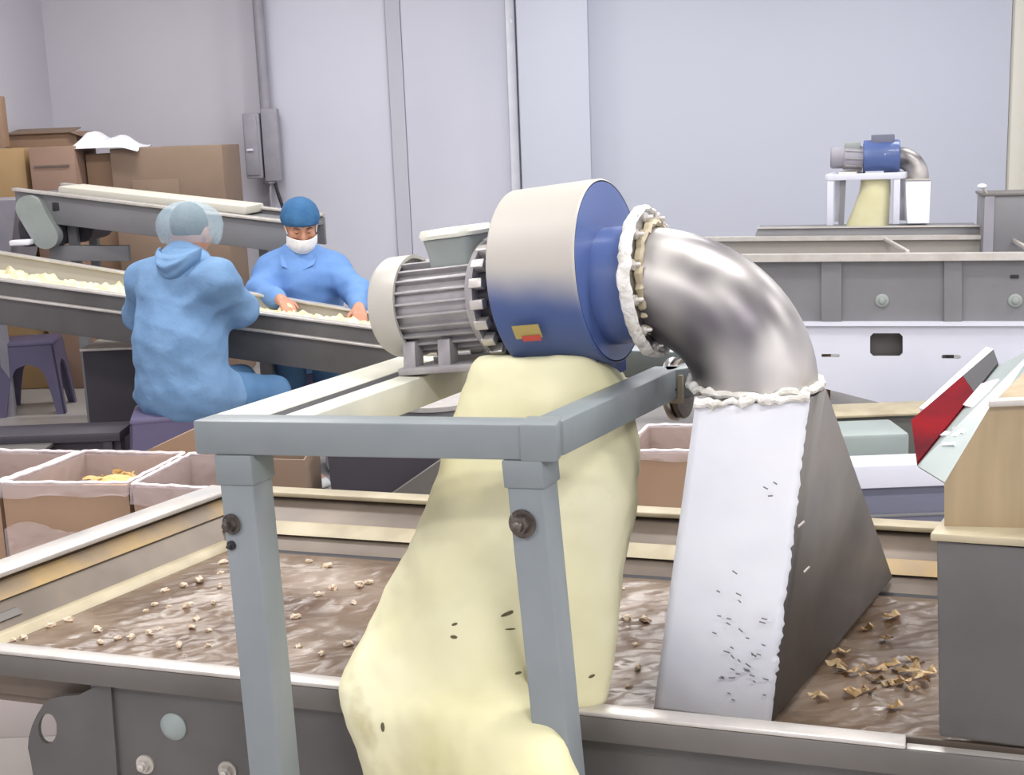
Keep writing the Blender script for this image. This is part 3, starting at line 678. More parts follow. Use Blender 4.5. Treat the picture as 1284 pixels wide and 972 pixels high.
def flake_mesh(seed):
    bm = bmesh.new(); r_ = random.Random(int(seed*10)); n = 6; V_ = []
    for i in range(n+1):
        u = i/n*2-1; w = 0.012*(1-abs(u)**3)+0.003
        V_.append([bm.verts.new((u*0.026+r_.uniform(-0.003, 0.003), s_*w*r_.uniform(0.6, 1.2)+0.006*math.sin(u*2+seed), 0.004+0.010*abs(math.cos(u*1.9+seed))+0.004*s_*math.sin(u*3+seed))) for s_ in (-1, 0, 1)])
    for i in range(n):
        for j in range(2): bm.faces.new((V_[i][j], V_[i][j+1], V_[i+1][j+1], V_[i+1][j]))
    bmesh.ops.solidify(bm, geom=bm.faces[:], thickness=0.003)
    me = bpy.data.meshes.new('husk_flake'); bm.to_mesh(me); bm.free(); me.materials.append(M_FLAKE); return me
FLK = [flake_mesh(9+s*2.7) for s in range(4)]
fl = [(1085, 855), (1100, 858), (1122, 862), (1140, 848), (1150, 836), (1128, 846), (1112, 864), (1134, 858), (1155, 860), (1118, 838), (1145, 868), (1062, 850), (1050, 842), (1118, 780), (1110, 808), (1058, 825), (1052, 826), (1088, 790), (1070, 876), (1090, 872), (1027, 877), (1122, 893), (1142, 830), (1160, 852), (1130, 866), (1096, 846)]
for i, (px, py) in enumerate(fl):
    o = bpy.data.objects.new('husk_flake', FLK[i % 4]); COL.objects.link(o); o.location = bedp(px, py)
    o.rotation_euler = (0, random.uniform(-0.2, 0.2), random.uniform(-0.9, 0.6)); s = random.uniform(0.45, 0.95); o.scale = (s, s, s*1.2)
    tag(o, 'tan dry husk flake lying on the tray between the hood and the grey hopper', 'husk', 'tan husk flakes right of the hood')

# ================================================================== STEEL STAND
FZ = 1.25
FL, FR = G(255, 523, FZ), G(682, 528, FZ)
fh = (FR-FL).normalized(); rh = V3((0.472, 0.882, 0)).normalized(); rr = (G(838, 459, FZ)-FR); rlen = rr.length; rr = rr.normalized()
t = thing('steel_stand', (-0.2, 1.9, 0), 'grey painted square tube stand with bolted legs carrying the blower', 'stand')
BH = 0.052
MB().beam(FL-ZU*BH/2, FR-ZU*BH/2, rh*0.05*1.0, ZU*BH, 0.004).build('front_bar', M_FRAME, t)
RL = 0.66
s0 = FL+fh*0.045+rh*0.02; MB().beam(s0-ZU*BH/2, s0+rh*RL-ZU*BH/2, fh*0.085, ZU*BH, 0.003).build('outer_rail', M_LITRAIL, t)
s1 = FL+fh*0.137+rh*0.02; MB().beam(s1-ZU*BH/2, s1+rh*(RL-0.03)-ZU*BH/2, fh*0.047, ZU*BH, 0.003).build('inner_rail', M_LITRAIL, t)
MB().box(FR-ZU*BH/2-fh*0.004, (0.054, 0.054, BH+0.003), 0.004, (fh, V3((-fh.y, fh.x, 0)), ZU)).build('corner_block', M_FRAME, t)
MB().beam(FR-ZU*BH/2+rr*0.005, FR+rr*rlen-ZU*BH/2, fh*0.05, ZU*BH, 0.004).build('right_rail', M_FRAME, t)
be = s0+rh*(RL+0.02); bR = V3((0.47, 2.22, FZ))
MB().beam(be-ZU*BH/2-fh*0.02, bR-ZU*BH/2, rh*0.05, ZU*BH, 0.004).build('back_bar', M_FRAME, t)
MB().beam(FR+rr*rlen-ZU*BH/2-rr*0.02, bR-ZU*BH/2, V3((0, 0.05, 0)), ZU*BH, 0.004).build('right_rail_extension', M_FRAME, t)
# legs
def leg(pt, pb, nm='leg'):
    MB().beam(pt, pb, fh*0.052, rh*0.048, 0.003).build(nm, M_FRAME, t)
lt = FL+fh*0.06-ZU*BH; 
lb = D(345, 972, lt.y-0.02)
dl = (lb-lt).normalized(); lbot = lt+dl*(lt.z/-dl.z)
leg(lt+rh*0.0-ZU*0.0, lbot)
rt = FR-fh*0.022-ZU*BH; rb = D(704, 972, rt.y-0.01); dr = (rb-rt).normalized(); rbot = rt+dr*(rt.z/-dr.z)
leg(rt, rbot)
for (p, px) in ((lbot, 0), (rbot, 1)): MB().box((p.x, p.y, 0.006), (0.12, 0.12, 0.012), 0.003).build('foot_plate', M_FRAME, t)
for bp in ((be+fh*0.13), V3((0.45, 2.26, FZ))):
    r = V3((bp.x, bp.y, 0))-O; b = r.dot(NRM)/V.dot(NRM); a = (r-V*b).dot(U); r.z = 0
    MB().beam((bp.x, bp.y, BZ+0.03), (bp.x, bp.y, FZ-BH), fh*0.045, rh*0.045, 0.003).build('leg', M_FRAME, t)
    MB().box((bp.x, bp.y, BZ+0.027), (0.09, 0.09, 0.012), 0.002).build('foot_plate', M_FRAME, t)
# gussets and bolts on the legs
MB().beam(lt-fh*0.0, lt+dl*0.045, fh*0.058, rh*0.054, 0.002).build('leg_socket', M_FRAME, t)
MB().beam(rt, rt+dr*0.04, fh*0.058, rh*0.054, 0.002).build('leg_socket', M_FRAME, t)
nf = rh.cross(ZU).cross(ZU)
fn = V3((fh.y, -fh.x, 0)).normalized()
q = D(311, 616, lt.y-0.03); bolt(lt+dl*0.105-fh*0.012-rh*0.024, -rh, 0.011, 0.012, 'bolt', M_BOLT, t)
bolt(lt+dl*0.138-fh*0.016-rh*0.0235, -rh, 0.005, 0.005, 'bolt_hole', M_DARK, t)
bolt(rt+dr*0.092-fh*0.008-rh*0.024, -rh, 0.0145, 0.016, 'bolt', M_BOLT, t)
MB().beam(lerp(s0, s1, 0.6)+rh*0.0-ZU*0.010, lerp(s0, s1, 0.6)+rh*0.39-ZU*0.010, fh*0.04, ZU*0.016).build('slot_shade', M_DARK, t)  # dark strip paints the shade in the gap between the rails
MB().beam(lerp(s0, s1, 0.6)+rh*0.44-ZU*0.010, lerp(s0, s1, 0.6)+rh*0.63-ZU*0.010, fh*0.04, ZU*0.016).build('slot_shade', M_DARK, t)
# motor rail plate on the rails
MB().beam(s0+rh*(RL-0.115)+ZU*0.006-fh*0.03, s0+rh*(RL-0.115)+ZU*0.006+fh*0.175, rh*0.05, ZU*0.012, 0.002).build('motor_plate', M_RIM, t)
MB().beam(s0+rh*(RL-0.02)+ZU*0.006-fh*0.03, s0+rh*(RL-0.02)+ZU*0.006+fh*0.175, rh*0.05, ZU*0.012, 0.002).build('motor_plate', M_RIM, t)
MB().beam(lerp(s0, s1, 0.5)+rh*0.42-ZU*0.02-fh*0.03, lerp(s0, s1, 0.5)+rh*0.42-ZU*0.02+fh*0.03, rh*0.03, ZU*0.02).build('spacer', M_LITRAIL, t)
# clamp ring and plate at the end of the right rail
e = FR+rr*rlen

# ================================================================== BLOWER
Pa, Pb = D(470, 388, 2.25), D(806, 355, 2.03)
AX = (Pb-Pa).normalized(); AZ = (ZU-AX*AX.z).normalized(); AY = AZ.cross(AX)
def proj(p):
    q = p-CAM; z = q.dot(FW); return CX+FPX*q.dot(RT)/z, CY-FPX*q.dot(UP)/z
def s_at(px):
    px += 13; lo, hi = -0.3, 1.0
    for _ in range(50):
        m = (lo+hi)/2
        if proj(Pa+AX*m)[0] < px: lo = m
        else: hi = m
    return lo
def S(s, y=0.0, z=0.0): return Pa+AX*s+AY*y+AZ*z
t = thing('blower', (S(s_at(690)).x, S(s_at(690)).y, 1.25), 'blue centrifugal blower with a grey finned motor mounted on the steel stand', 'blower')
sc0, sc1 = s_at(476), s_at(513)
RC = 0.088
MB().lathe(S(sc0), AX, [(0, RC*0.80), (0.006, RC*0.93), (0.016, RC), (sc1-sc0, RC), (sc1-sc0, RC*0.93), (sc1-sc0-0.01, RC*0.92)], 48).build('fan_cowl', M_COWL, t)
sm0, sm1 = sc1-0.012, s_at(604)
RM = 0.074
MB().lathe(S(sm0), AX, [(0, RM), (sm1-sm0, RM)], 40).build('motor_body', M_ALU, t)
NF = 26
for k in range(NF):
    a = 2*math.pi*(k+0.5)/NF
    dr_ = AY*math.cos(a)+AZ*math.sin(a); tg = -AY*math.sin(a)+AZ*math.cos(a)
    if math.sin(a) > 0.93: continue
    MB().beam(S(sm0+0.008)+dr_*0.078, S(sm1-0.004)+dr_*0.078, dr_*0.014, tg*0.0042, 0.001).build('cooling_fin', M_ALU, t)
MB().lathe(S(sm1-0.006), AX, [(0, 0.086), (0.012, 0.09), (0.014, 0.07)], 40).build('end_bell', M_ALU, t)
sfl = s_at(612)
MB().lathe(S(sm1+0.004), AX, [(0, 0.07), (0.0, 0.098), (0.012, 0.102), (0.014, 0.06)], 40).build('flange', M_ALU, t)
for k in range(18):
    a = 2*math.pi*k/18; d = AY*math.cos(a)+AZ*math.sin(a); tg = -AY*math.sin(a)+AZ*math.cos(a)
    MB().beam(S(sm1+0.01)+d*0.094, S(sm1+0.034)+d*0.094, d*0.018, tg*0.016, 0.002).build('flange_lug', M_RIM, t)
MB().lathe(S(sm1+0.012), AX, [(0, 0.082), (0.03, 0.082)], 32).build('hub_sleeve', M_BLACKRUB, t)
# terminal box with lid
st = s_at(574)
tb = S(st, -0.01, -0.008)
mb = MB(); l0 = []; l1 = []; l2 = []
def rrect(c, X, Y, w, h, r, n=5):
    P = []
    for (sx, sy, a0) in ((1, 1, 0), (-1, 1, 90), (-1, -1, 180), (1, -1, 270)):
        for i in range(n+1):
            a = math.radians(a0+90*i/n); P.append(c+X*(sx*(w/2-r)+r*math.cos(a))+Y*(sy*(h/2-r)+r*math.sin(a)))
    return P
mb.loft([rrect(tb+AZ*0.055, AX, AY, 0.08, 0.08, 0.012), rrect(tb+AZ*0.09, AX, AY, 0.082, 0.082, 0.014), rrect(tb+AZ*0.118, AX, AY, 0.094, 0.09, 0.018)])
mb.build('terminal_box', M_TERM, t)
mb = MB(); mb.loft([rrect(tb+AZ*0.119, AX, AY, 0.108, 0.1, 0.03), rrect(tb+AZ*0.125, AX, AY, 0.114, 0.104, 0.034), rrect(tb+AZ*0.134, AX, AY, 0.106, 0.096, 0.03)])
mb.build('terminal_lid', M_LID, t)
# feet
for ds in (0.018, 0.086):
    for sy in (-1, 1):
        MB().beam(S(sm0+ds, sy*0.05, -0.055), S(sm0+ds, sy*0.06, -0.102), AX*0.024, AY*0.03, 0.002).build('motor_foot', M_ALU, t)
for sy in (-1, 1): MB().beam(S(sm0, sy*0.062, -0.104), S(sm1, sy*0.062, -0.104), AY*0.045, AZ*0.012, 0.002).build('foot_rail', M_ALU, t)
# volute
sv0, sv1 = s_at(648), s_at(754)
def vol_loop(s, dr=0.0, n=72):
    P = []
    for i in range(n):
        a = 2*math.pi*i/n; R = 0.1475+0.006*math.cos(a-0.3)+dr
        P.append(S(s, R*math.cos(a), 0.022+R*math.sin(a)))
    return P
MB().loft([vol_loop(sv0, -0.001), vol_loop(sv0+0.003, 0.002), vol_loop(sv1-0.003, 0.002), vol_loop(sv1, -0.001)], False, False).build('volute_wrap', M_LITBLUE, t)
MB().loft([vol_loop(sv1-0.002, -0.003), vol_loop(sv1, -0.003)], True, True).build('front_disc', M_BLUE, t)
MB().loft([vol_loop(sv0, -0.003), vol_loop(sv0+0.002, -0.003)], True, True).build('back_disc', M_BLUED, t)
mb = MB(); 
ol = [S(sv0+0.012, -0.06, -0.07), S(sv1-0.012, -0.06, -0.07), S(sv1-0.012, 0.07, -0.07), S(sv0+0.012, 0.07, -0.07)]; ob = [p-ZU*0.08 for p in ol]
mb.loft([ol, ob], True, False, smooth=False).build('outlet', M_BLUED, t)
sk0 = sv1; sk1 = s_at(802)
MB().lathe(S(sk0-0.004), AX, [(0, 0.095), (sk1-sk0+0.004, 0.093)], 40, False).build('inlet_collar', M_BLUE, t)
# small print label on the casing
sl_ = s_at(688)
def labf(m, a0, a1, s0, s1, nm, r=0.156):
    mb = MB(); mb.grid(8, 10, lambda u, v: S(lerp(s0, s1, u), r*math.cos(lerp(a0, a1, v)), 0.022+r*math.sin(lerp(a0, a1, v)))).build(nm, m, t)
ca = math.radians(180+27)
labf(M_YELT, ca-0.10, ca+0.06, s_at(672), s_at(704), 'label')
labf(M_REDT, ca+0.02, ca+0.09, s_at(680), s_at(702), 'label_stripe', 0.1575)
# ------------------------------------------------------------------ elbow duct
ES = Pb; EE = D(947, 484, 1.94)
hd = V3((EE.x-ES.x, EE.y-ES.y, 0)); rbx = hd.length; hd.normalize(); rbz = ES.z-EE.z
t = thing('duct_elbow', EE.copy(), 'bent stainless duct elbow joining the blue blower to the white fronted hood', 'duct')
def elb(th, r, sx=1.0):
    c = ES+hd*rbx*math.sin(th)-ZU*rbz*(1-math.cos(th))
    tg = (hd*rbx*math.cos(th)-ZU*rbz*math.sin(th)).normalized(); side = hd.cross(ZU).normalized(); nn = side.cross(tg).normalized()
    return [c+side*r*math.cos(2*math.pi*k/48)+nn*r*math.sin(2*math.pi*k/48) for k in range(48)]
L = [elb(math.pi/2*i/20, lerp(0.089, 0.096, i/20)) for i in range(21)]
MB().loft([[p-hd*0.02 for p in L[0]]]+L+[[p-ZU*0.004 for p in L[-1]]], False, False).build('elbow_tube', M_ELBOW, t)
# flange disc with ragged sealant
sf = s_at(800)
FRD = 0.117
MB().lathe(S(sf), AX, [(0, 0.09), (0, FRD), (0.012, FRD), (0.012, 0.09)], 56).build('flange', M_STEEL, t)
mb = MB(); LL = []
rnd = random.Random(3)
offs = [rnd.uniform(-0.004, 0.004) for _ in range(80)]
for j in range(8):
    b = 2*math.pi*j/8; LL.append([S(sf+0.004+0.011*math.cos(b)+offs[k]*0.5, (FRD-0.002+0.006*math.sin(b)+offs[(k*7) % 80]*0.6)*math.cos(2*math.pi*k/80), (FRD-0.002+0.006*math.sin(b)+offs[(k*7) % 80]*0.6)*math.sin(2*math.pi*k/80)) for k in range(80)])
LL.append(LL[0]); mb.loft(LL, False, False).build('sealant_ring', M_PUTTY, t)
for k in range(12):
    a = 2*math.pi*(k+0.3)/12; d = AY*math.cos(a)+AZ*math.sin(a); bolt(S(sf+0.012)+d*0.104, AX, 0.006, 0.007, 'bolt', M_RIM, t)
mb = MB(); LL = []
for j in range(6):
    b = 2*math.pi*j/6; LL.append([S(sf+0.018+0.008*math.cos(b), (0.09+0.006*math.sin(b)+offs[(k*3) % 80]*1.2)*math.cos(2*math.pi*k/80), (0.09+0.006*math.sin(b)+offs[(k*3) % 80]*1.2)*math.sin(2*math.pi*k/80)) for k in range(80)])
LL.append(LL[0]); mb.loft(LL, False, False).build('inner_sealant', M_CREAM, t)
# ------------------------------------------------------------------ hood
hb = [G(820, 888, 0.672), G(967, 907, 0.672), G(1119, 724, 0.672)]; hb.append(hb[0]+hb[2]-hb[1])
ht = [D(872, 510, 1.86), D(1016, 500, 1.82), D(1036, 488, 2.06)]; ht.append(ht[0]+ht[2]-ht[1])
t = thing('dust_hood', (hb[0]+hb[2])/2, 'tall flared steel dust hood with white glare painted on its front standing in the tray', 'hood')
mid = [lerp(b, q, 0.5) for b, q in zip(hb, ht)]
mb = MB(); mb.loft([hb, ht], False, False, smooth=False); o = mb.build('shell', M_DARKST, t); mo = o.modifiers.new('s', 'SOLIDIFY'); mo.thickness = 0.003; mo.offset = -1
nfr = (hb[1]-hb[0]).cross(ht[0]-hb[0]).normalized(); nfr = nfr if nfr.y < 0 else -nfr
rnd = random.Random(5)
rag = [0.0]+[rnd.uniform(-0.03, 0.022) if rnd.random() < 0.45 else 0.0 for i in range(79)]+[0.0]
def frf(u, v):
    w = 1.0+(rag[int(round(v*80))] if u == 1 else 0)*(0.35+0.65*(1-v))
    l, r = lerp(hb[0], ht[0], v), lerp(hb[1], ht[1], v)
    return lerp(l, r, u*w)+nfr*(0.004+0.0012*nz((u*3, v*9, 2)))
o = MB().grid(14, 80, frf).build('white_glare', M_WHITE, t); mo = o.modifiers.new('s', 'SOLIDIFY'); mo.thickness = 0.002; mo.offset = 1  # white sheet paints the lamp reflection on the steel front
o['label'] = 'white painted glare on the steel front with a ragged right edge'
# small thin specks on the white glare sheet
specks = [(895+rnd.uniform(0, 65), 690+rnd.uniform(0, 190)) for _ in range(34)]+[(960, 612), (972, 606), (966, 622)]
mb = MB()
for (px, py) in specks:
    d = ray(px, py); s = (hb[0]+nfr*0.0075-CAM).dot(nfr)/d.dot(nfr); c = CAM+d*s
    xx = (hb[1]-hb[0]).normalized(); yy = nfr.cross(xx); a = rnd.uniform(-0.9, 0.2); X = xx*math.cos(a)+yy*math.sin(a); Y = nfr.cross(X)
    mb.box(c, (rnd.uniform(0.005, 0.011), 0.0018, 0.0012), 0, (X, Y, nfr))
o = mb.build('front_specks', M_PANEL2, t); o['kind'] = 'stuff'
# collar at the hood mouth
ctr = (ht[0]+ht[2])/2
mb = MB(); LL = []
for (dz, k) in ((-0.004, 1.015), (0.012, 1.03), (0.018, 1.0)):
    LL.append([ctr+(p-ctr)*k+ZU*dz for p in ht])
mb.bm.free()
mb = MB(); n = 60; pts = []
for i in range(n+1):
    a = 2*math.pi*i/n; pts.append(EE+V3((0.1*math.cos(a), 0.1*math.sin(a), 0.005+rnd.uniform(-0.004, 0.004))))
mb.tube(pts, [0.006+rnd.uniform(-0.002, 0.003) for _ in pts], 8).build('sealant_bead', M_PUTTY, t)
pts = [lerp(ht[0], ht[1], i/24)+nfr*(0.006+rnd.uniform(-0.002, 0.003))+ZU*(0.006+rnd.uniform(-0.004, 0.004)) for i in range(25)]
MB().tube(pts, [0.006+rnd.uniform(-0.002, 0.004) for _ in pts], 8).build('front_sealant', M_PUTTY, t)
for (px, py) in ((1003, 657), (1010, 714)):
    d = ray(px, py); nn = (hb[2]-hb[1]).cross(ht[1]-hb[1]).normalized(); s = (hb[1]-CAM).dot(nn)/d.dot(nn); c = CAM+d*s
    nn = nn if nn.dot(d) < 0 else -nn
    MB().box(c+nn*0.002, (0.028, 0.004, 0.003), 0.001, ((hb[2]-hb[1]).normalized(), ZU, nn)).build('spot_weld', M_RIM, t)
# clamp ring by the elbow foot (belongs to the stand)
e = FR+rr*rlen
ST = bpy.data.objects['steel_stand']
cc = D(842, 488, e.y+0.03)
mb = MB(); ax = AX
prof = [(0, 0.036), (0, 0.054), (0.006, 0.056), (0.012, 0.054), (0.012, 0.036), (0, 0.036)]
mb.lathe(cc, ax, prof, 40, False).build('clamp_ring', M_STEEL, ST)
MB().lathe(cc+ax*0.014, ax, [(0, 0.03), (0, 0.05), (0.006, 0.052), (0.010, 0.05), (0.010, 0.03)], 40, True).build('clamp_ring', M_BROWNST, ST)
pc = D(846, 488, e.y-0.028)
MB().box(pc, (0.03, 0.006, 0.05), 0.003, (fh, rh, ZU)).build('bracket_plate', M_CREAM, ST)
MB().cyl(pc-rh*0.006, pc+rh*0.002, 0.005, n=14).build('plate_hole', M_DARK, ST)

# ================================================================== YELLOW SACK under the blower outlet
def sl(L, R, th, fwd, n=44, ex=0.75):
    L, R = D(*L), D(*R); c = (L+R)/2; hx = (R-L)/2; dd = V3((0.25, 0.97, 0.0)).normalized()*th; P = []
    for i in range(n):
        a = 2*math.pi*i/n; ca, sa = math.cos(a), math.sin(a)
        P.append(c+hx*(abs(ca)**ex*(1 if ca >= 0 else -1))+dd*(abs(sa)**ex*(1 if sa >= 0 else -1))+V3((0, -fwd, 0))*(1 if sa < 0 else 0)*(abs(sa)))
    return P
up_l = [sl((612, 445, 2.14), (752, 443, 2.07), 0.115, 0, 44, 0.5), sl((604, 453, 2.14), (760, 450, 2.07), 0.122, 0, 44, 0.55), sl((583, 490, 2.13), (784, 480, 2.06), 0.14, 0), sl((573, 522, 2.12), (794, 518, 2.05), 0.135, 0),
        sl((553, 590, 2.10), (800, 570, 2.03), 0.13, 0), sl((538, 630, 2.08), (798, 622, 2.0), 0.125, 0), sl((518, 672, 2.07), (791, 670, 1.99), 0.12, 0), sl((497, 715, 2.05), (784, 715, 1.98), 0.11, 0), sl((474, 760, 2.04), (779, 760, 1.97), 0.10, 0),
        sl((450, 806, 2.03), (773, 812, 1.95), 0.085, 0), sl((430, 838, 2.02), (768, 850, 1.935), 0.07, 0), sl((425, 850, 2.01), (764, 874, 1.92), 0.06, 0), sl((432, 856, 2.0), (754, 888, 1.91), 0.03, 0)]
lo_l = [sl((520, 720, 2.03), (640, 715, 1.95), 0.05, 0), sl((500, 760, 2.01), (650, 758, 1.93), 0.08, 0), sl((452, 806, 2.0), (653, 806, 1.90), 0.085, 0), sl((426, 848, 1.985), (654, 845, 1.86), 0.08, 0), sl((430, 872, 1.97), (660, 868, 1.81), 0.075, 0),
        sl((443, 915, 1.955), (690, 905, 1.735), 0.07, 0), sl((456, 955, 1.945), (714, 952, 1.69), 0.07, 0), sl((468, 992, 1.94), (732, 992, 1.675), 0.07, 0), sl((487, 1060, 1.93), (748, 1070, 1.67), 0.065, 0), sl((507, 1150, 1.93), (752, 1160, 1.68), 0.05, 0), sl((520, 1200, 1.93), (748, 1200, 1.69), 0.02, 0)]
for k_ in (0, 1):
    c_ = sum(up_l[k_], V3((0, 0, 0)))/len(up_l[k_]); up_l[k_] = [p+ZU*(-0.14*(p-c_).dot(V3((0.25, 0.97, 0)))) for p in up_l[k_]]
mb = MB(); mb.loft(up_l); mb.loft(lo_l)
o = mb.build('fabric_sack', M_SACK, None, 180); SACK = o
m_ = o.modifiers.new('fuse', 'REMESH'); m_.mode = 'VOXEL'; m_.voxel_size = 0.007; m_.use_smooth_shade = True
m_ = o.modifiers.new('relax', 'SMOOTH'); m_.factor = 0.5; m_.iterations = 14
tx = bpy.data.textures.new('cloth folds', 'CLOUDS'); tx.noise_scale = 0.09; tx.noise_depth = 2
m_ = o.modifiers.new('folds', 'DISPLACE'); m_.texture = tx; m_.strength = 0.014; m_.mid_level = 0.5; m_.texture_coords = 'LOCAL'
tag(o, 'large pale yellow cloth sack hanging from the blower outlet over the tray rim', 'sack')
# small tears and crease shade painted as dark patches fixed on the cloth
bpy.context.view_layer.update()
ev = o.evaluated_get(bpy.context.evaluated_depsgraph_get())
def on_sack(px, py):
    d = ray(px, py).normalized(); ok, loc, nn, _ = ev.ray_cast(CAM-o.location, d)
    return (loc+o.location, nn) if ok else None
for (px, py, w, h, ang) in ((570, 783, 0.005, 0.0022, 0.4), (569, 799, 0.006, 0.0028, 0), (480, 912, 0.004, 0.0075, 0.1), (638, 769, 0.016, 0.003, 0.1), (650, 844, 0.009, 0.0022, -0.3), (640, 789, 0.012, 0.0013, -0.3), (742, 848, 0.006, 0.0025, 0.2)):
    r = on_sack(px, py)
    if not r: continue
    loc, nn = r; X = ZU.cross(nn).normalized(); Y = nn.cross(X); a = ang; X2 = X*math.cos(a)+Y*math.sin(a); Y2 = nn.cross(X2)
    mb = MB(); mb.loft([[loc+nn*z+X2*(w*k*math.cos(2*math.pi*i/12))+Y2*(h*k*math.sin(2*math.pi*i/12)) for i in range(12)] for z, k in ((-0.002, 1.0), (0.0006, 1.0), (0.0009, 0.7))]); mb.build('tear_and_shade', mat('cloth tear and crease shade', (92, 84, 60), 0.9), o)

# ================================================================== LINED CARTONS behind the tray
def open_box(c4, z0, z1, label, m=M_CARD, th=0.006, name='cardboard_box'):
    c4 = [V3((p[0], p[1], 0)) for p in c4]; ctr = sum(c4, V3((0, 0, 0)))/4
    t = thing(name, (ctr.x, ctr.y, z0), label, 'box')
    inn = [p+(ctr-p).normalized()*th*1.4 for p in c4]
    for i in range(4):
        j = (i+1) % 4
        q = [c4[i], c4[j], inn[j], inn[i]]
        MB().hexa([p+ZU*z0 for p in q]+[p+ZU*z1 for p in q]).build('side_wall', m, t)
    MB().hexa([p+ZU*(z0+0.001) for p in inn]+[p+ZU*(z0+0.008) for p in inn]).build('bottom', m, t)
    return t, c4, inn
def liner(c4, z1, hang, label, seed, depth=0.10, sides=(0, 1, 2, 3), N=28):
    # clear film folded over the rim: inside skirt, rim roll, ragged outside skirt
    ctr = sum(c4, V3((0, 0, 0)))/4; mb = MB(); loop = []
    for i in range(4):
        for k in range(N): loop.append((lerp(c4[i], c4[(i+1) % 4], k/N), i, k/N))
    rows = []
    for (off, dz, isout) in ((-0.02, -depth, 0), (-0.016, -depth*0.5, 0), (-0.013, -0.01, 0), (-0.008, 0.006, 0), (0.0, 0.010, 1), (0.006, 0.004, 1), (0.008, -0.35, 1), (0.010, -0.7, 1), (0.012, -1.0, 1)):
        r = []
        for (p, i, f) in loop:
            o = (p-ctr).normalized(); w = noise.noise(V3((p.x*14, p.y*14, seed+dz*3)))
            hg = hang[i]*(1+0.45*noise.noise(V3((p.x*9, p.y*9, seed)))) 
            z = z1+(dz if dz > -0.3 or not isout else dz*hg)
            if isout and dz > -0.3: z = z1+dz
            if not isout and dz <= -0.05: z = z1+dz
            r.append(p+o*(off+0.006*w*(1 if (isout and dz < -0.2) else 0.3))+ZU*(z+0.004*w))
        rows.append(r)
    mb.loft(rows, False, False)
    o = mb.build('plastic_liner', M_LINER); tag(o, label, 'plastic liner')
    pts = [p+ZU*(z1+0.009+0.003*noise.noise(V3((p.x*30, p.y*30, seed)))) for (p, i, f) in loop]; pts.append(pts[0])
    MB().tube(pts, [0.005+0.0025*noise.noise(V3((p.x*40, p.y*40, seed+3))) for p in pts], 6).build('rolled_edge', M_EDGE, o)
    return o
ZB, ZP = 0.72, 0.30
A4 = [G(2, 609, ZB), G(160, 609, ZB), G(231, 572, ZB), G(107, 569, ZB)]
B4 = [G(166, 611, ZB), G(292, 617, ZB), G(300, 566, ZB), G(238, 573, ZB)]
e0 = (A4[3]-A4[0])
C4 = [G(-130, 607, ZB), G(-3, 608, ZB), G(99, 570, ZB), G(-20, 568, ZB)]
tA, a4, ai = open_box(A4, ZP, ZB, 'open cardboard box with clear liner holding yellow slices, behind the tray left end')
tB, b4, bi = open_box(B4, ZP, ZB, 'open cardboard box with clear liner between the slice box and the stand leg', M_CARDP)
tC, c4, ci = open_box(C4, ZP, ZB, 'open cardboard box with clear liner cut off by the left edge', M_CARD)
liner(a4, ZB, (0.03, 0.02, 0.01, 0.02), 'clear film liner folded over the rim of the box with yellow slices', 1.0)
liner(b4, ZB, (0.055, 0.03, 0.02, 0.03), 'clear film liner drooping over the front of the box beside the stand leg', 6.0)
liner(c4, ZB, (0.04, 0.02, 0.03, 0.02), 'clear film liner of the box cut off by the left edge', 11.0)
# crumpled band of film tied round the slice box
f0, f1 = a4[0]+V3((0, -0.012, 0)), a4[1]+V3((0.0, -0.012, 0))
def bandf(u, v):
    p = lerp(f0, f1, u); zc = lerp(0.555, 0.605, u)+0.012*math.sin(9*u)
    hw_ = 0.028+0.016*math.sin(5*u+1)
    return p+ZU*(zc+(v-0.5)*2*hw_)+V3((0, -0.006-0.012*abs(noise.noise(V3((u*9, v*3, 4)))), 0))
o = MB().grid(40, 8, bandf).build('film_band', M_LINER); tag(o, 'crumpled pinkish film skirt hanging across the front face of the slice box', 'plastic film')
# pallet
pts = [c4[0], b4[1], b4[2], c4[3]]
t = thing('pallet', (-1.2, 3.65, 0), 'pale pallet under the lined cardboard boxes behind the tray', 'pallet')
x0, x1, y0, y1 = c4[0].x-0.02, b4[2].x+0.02, min(b4[1].y, a4[1].y)+0.01, 4.05
for k in range(5):
    x = lerp(x0+0.05, x1-0.05, k/4); MB().box((x, (y0+y1)/2+0.02, 0.285), (0.1, y1-y0, 0.026), 0.003).build('board', M_PALLET, t)
for k in range(3):
    y = lerp(y0+0.08, y1-0.05, k/2); MB().box(((x0+x1)/2, y, 0.136), (x1-x0, 0.07, 0.272), 0.003).build('bearer', M_PALLET, t)
# yellow slices in box A
ctr = sum(a4, V3((0, 0, 0)))/4
hx0, hx1 = G(72, 605, ZB).x, G(158, 605, ZB).x
t0 = MB().ellip((lerp(hx0, hx1, 0.62), ctr.y-0.02, ZB-0.105), 0.12, 0.11, 0.09, 24, 12).build('slice_heap', M_CHIP)
tag(t0, 'heap of yellow dried slices filling the right corner of the lined box', 'food heap', kind='stuff')
def slice_mesh(seed):
    bm = bmesh.new(); n = 12; V_ = []
    for i in range(n+1):
        u = i/n*2-1; w = 0.011*(1-u*u)**0.5+0.0015
        for j, s in enumerate((-1, 1)): V_.append(bm.verts.new((u*0.055, s*w+0.012*u*u*(1 if seed % 2 else -1), 0.014*math.cos(u*2.2+seed)+0.003*s)))
    for i in range(n): f = bm.faces.new((V_[2*i], V_[2*i+1], V_[2*i+3], V_[2*i+2])); f.smooth = True
    bmesh.ops.solidify(bm, geom=bm.faces[:], thickness=0.004)
    me = bpy.data.meshes.new('dried_slice'); bm.to_mesh(me); bm.free(); me.materials.append(M_CHIP); return me
SLM = [slice_mesh(s) for s in range(4)]
rnd = random.Random(11)
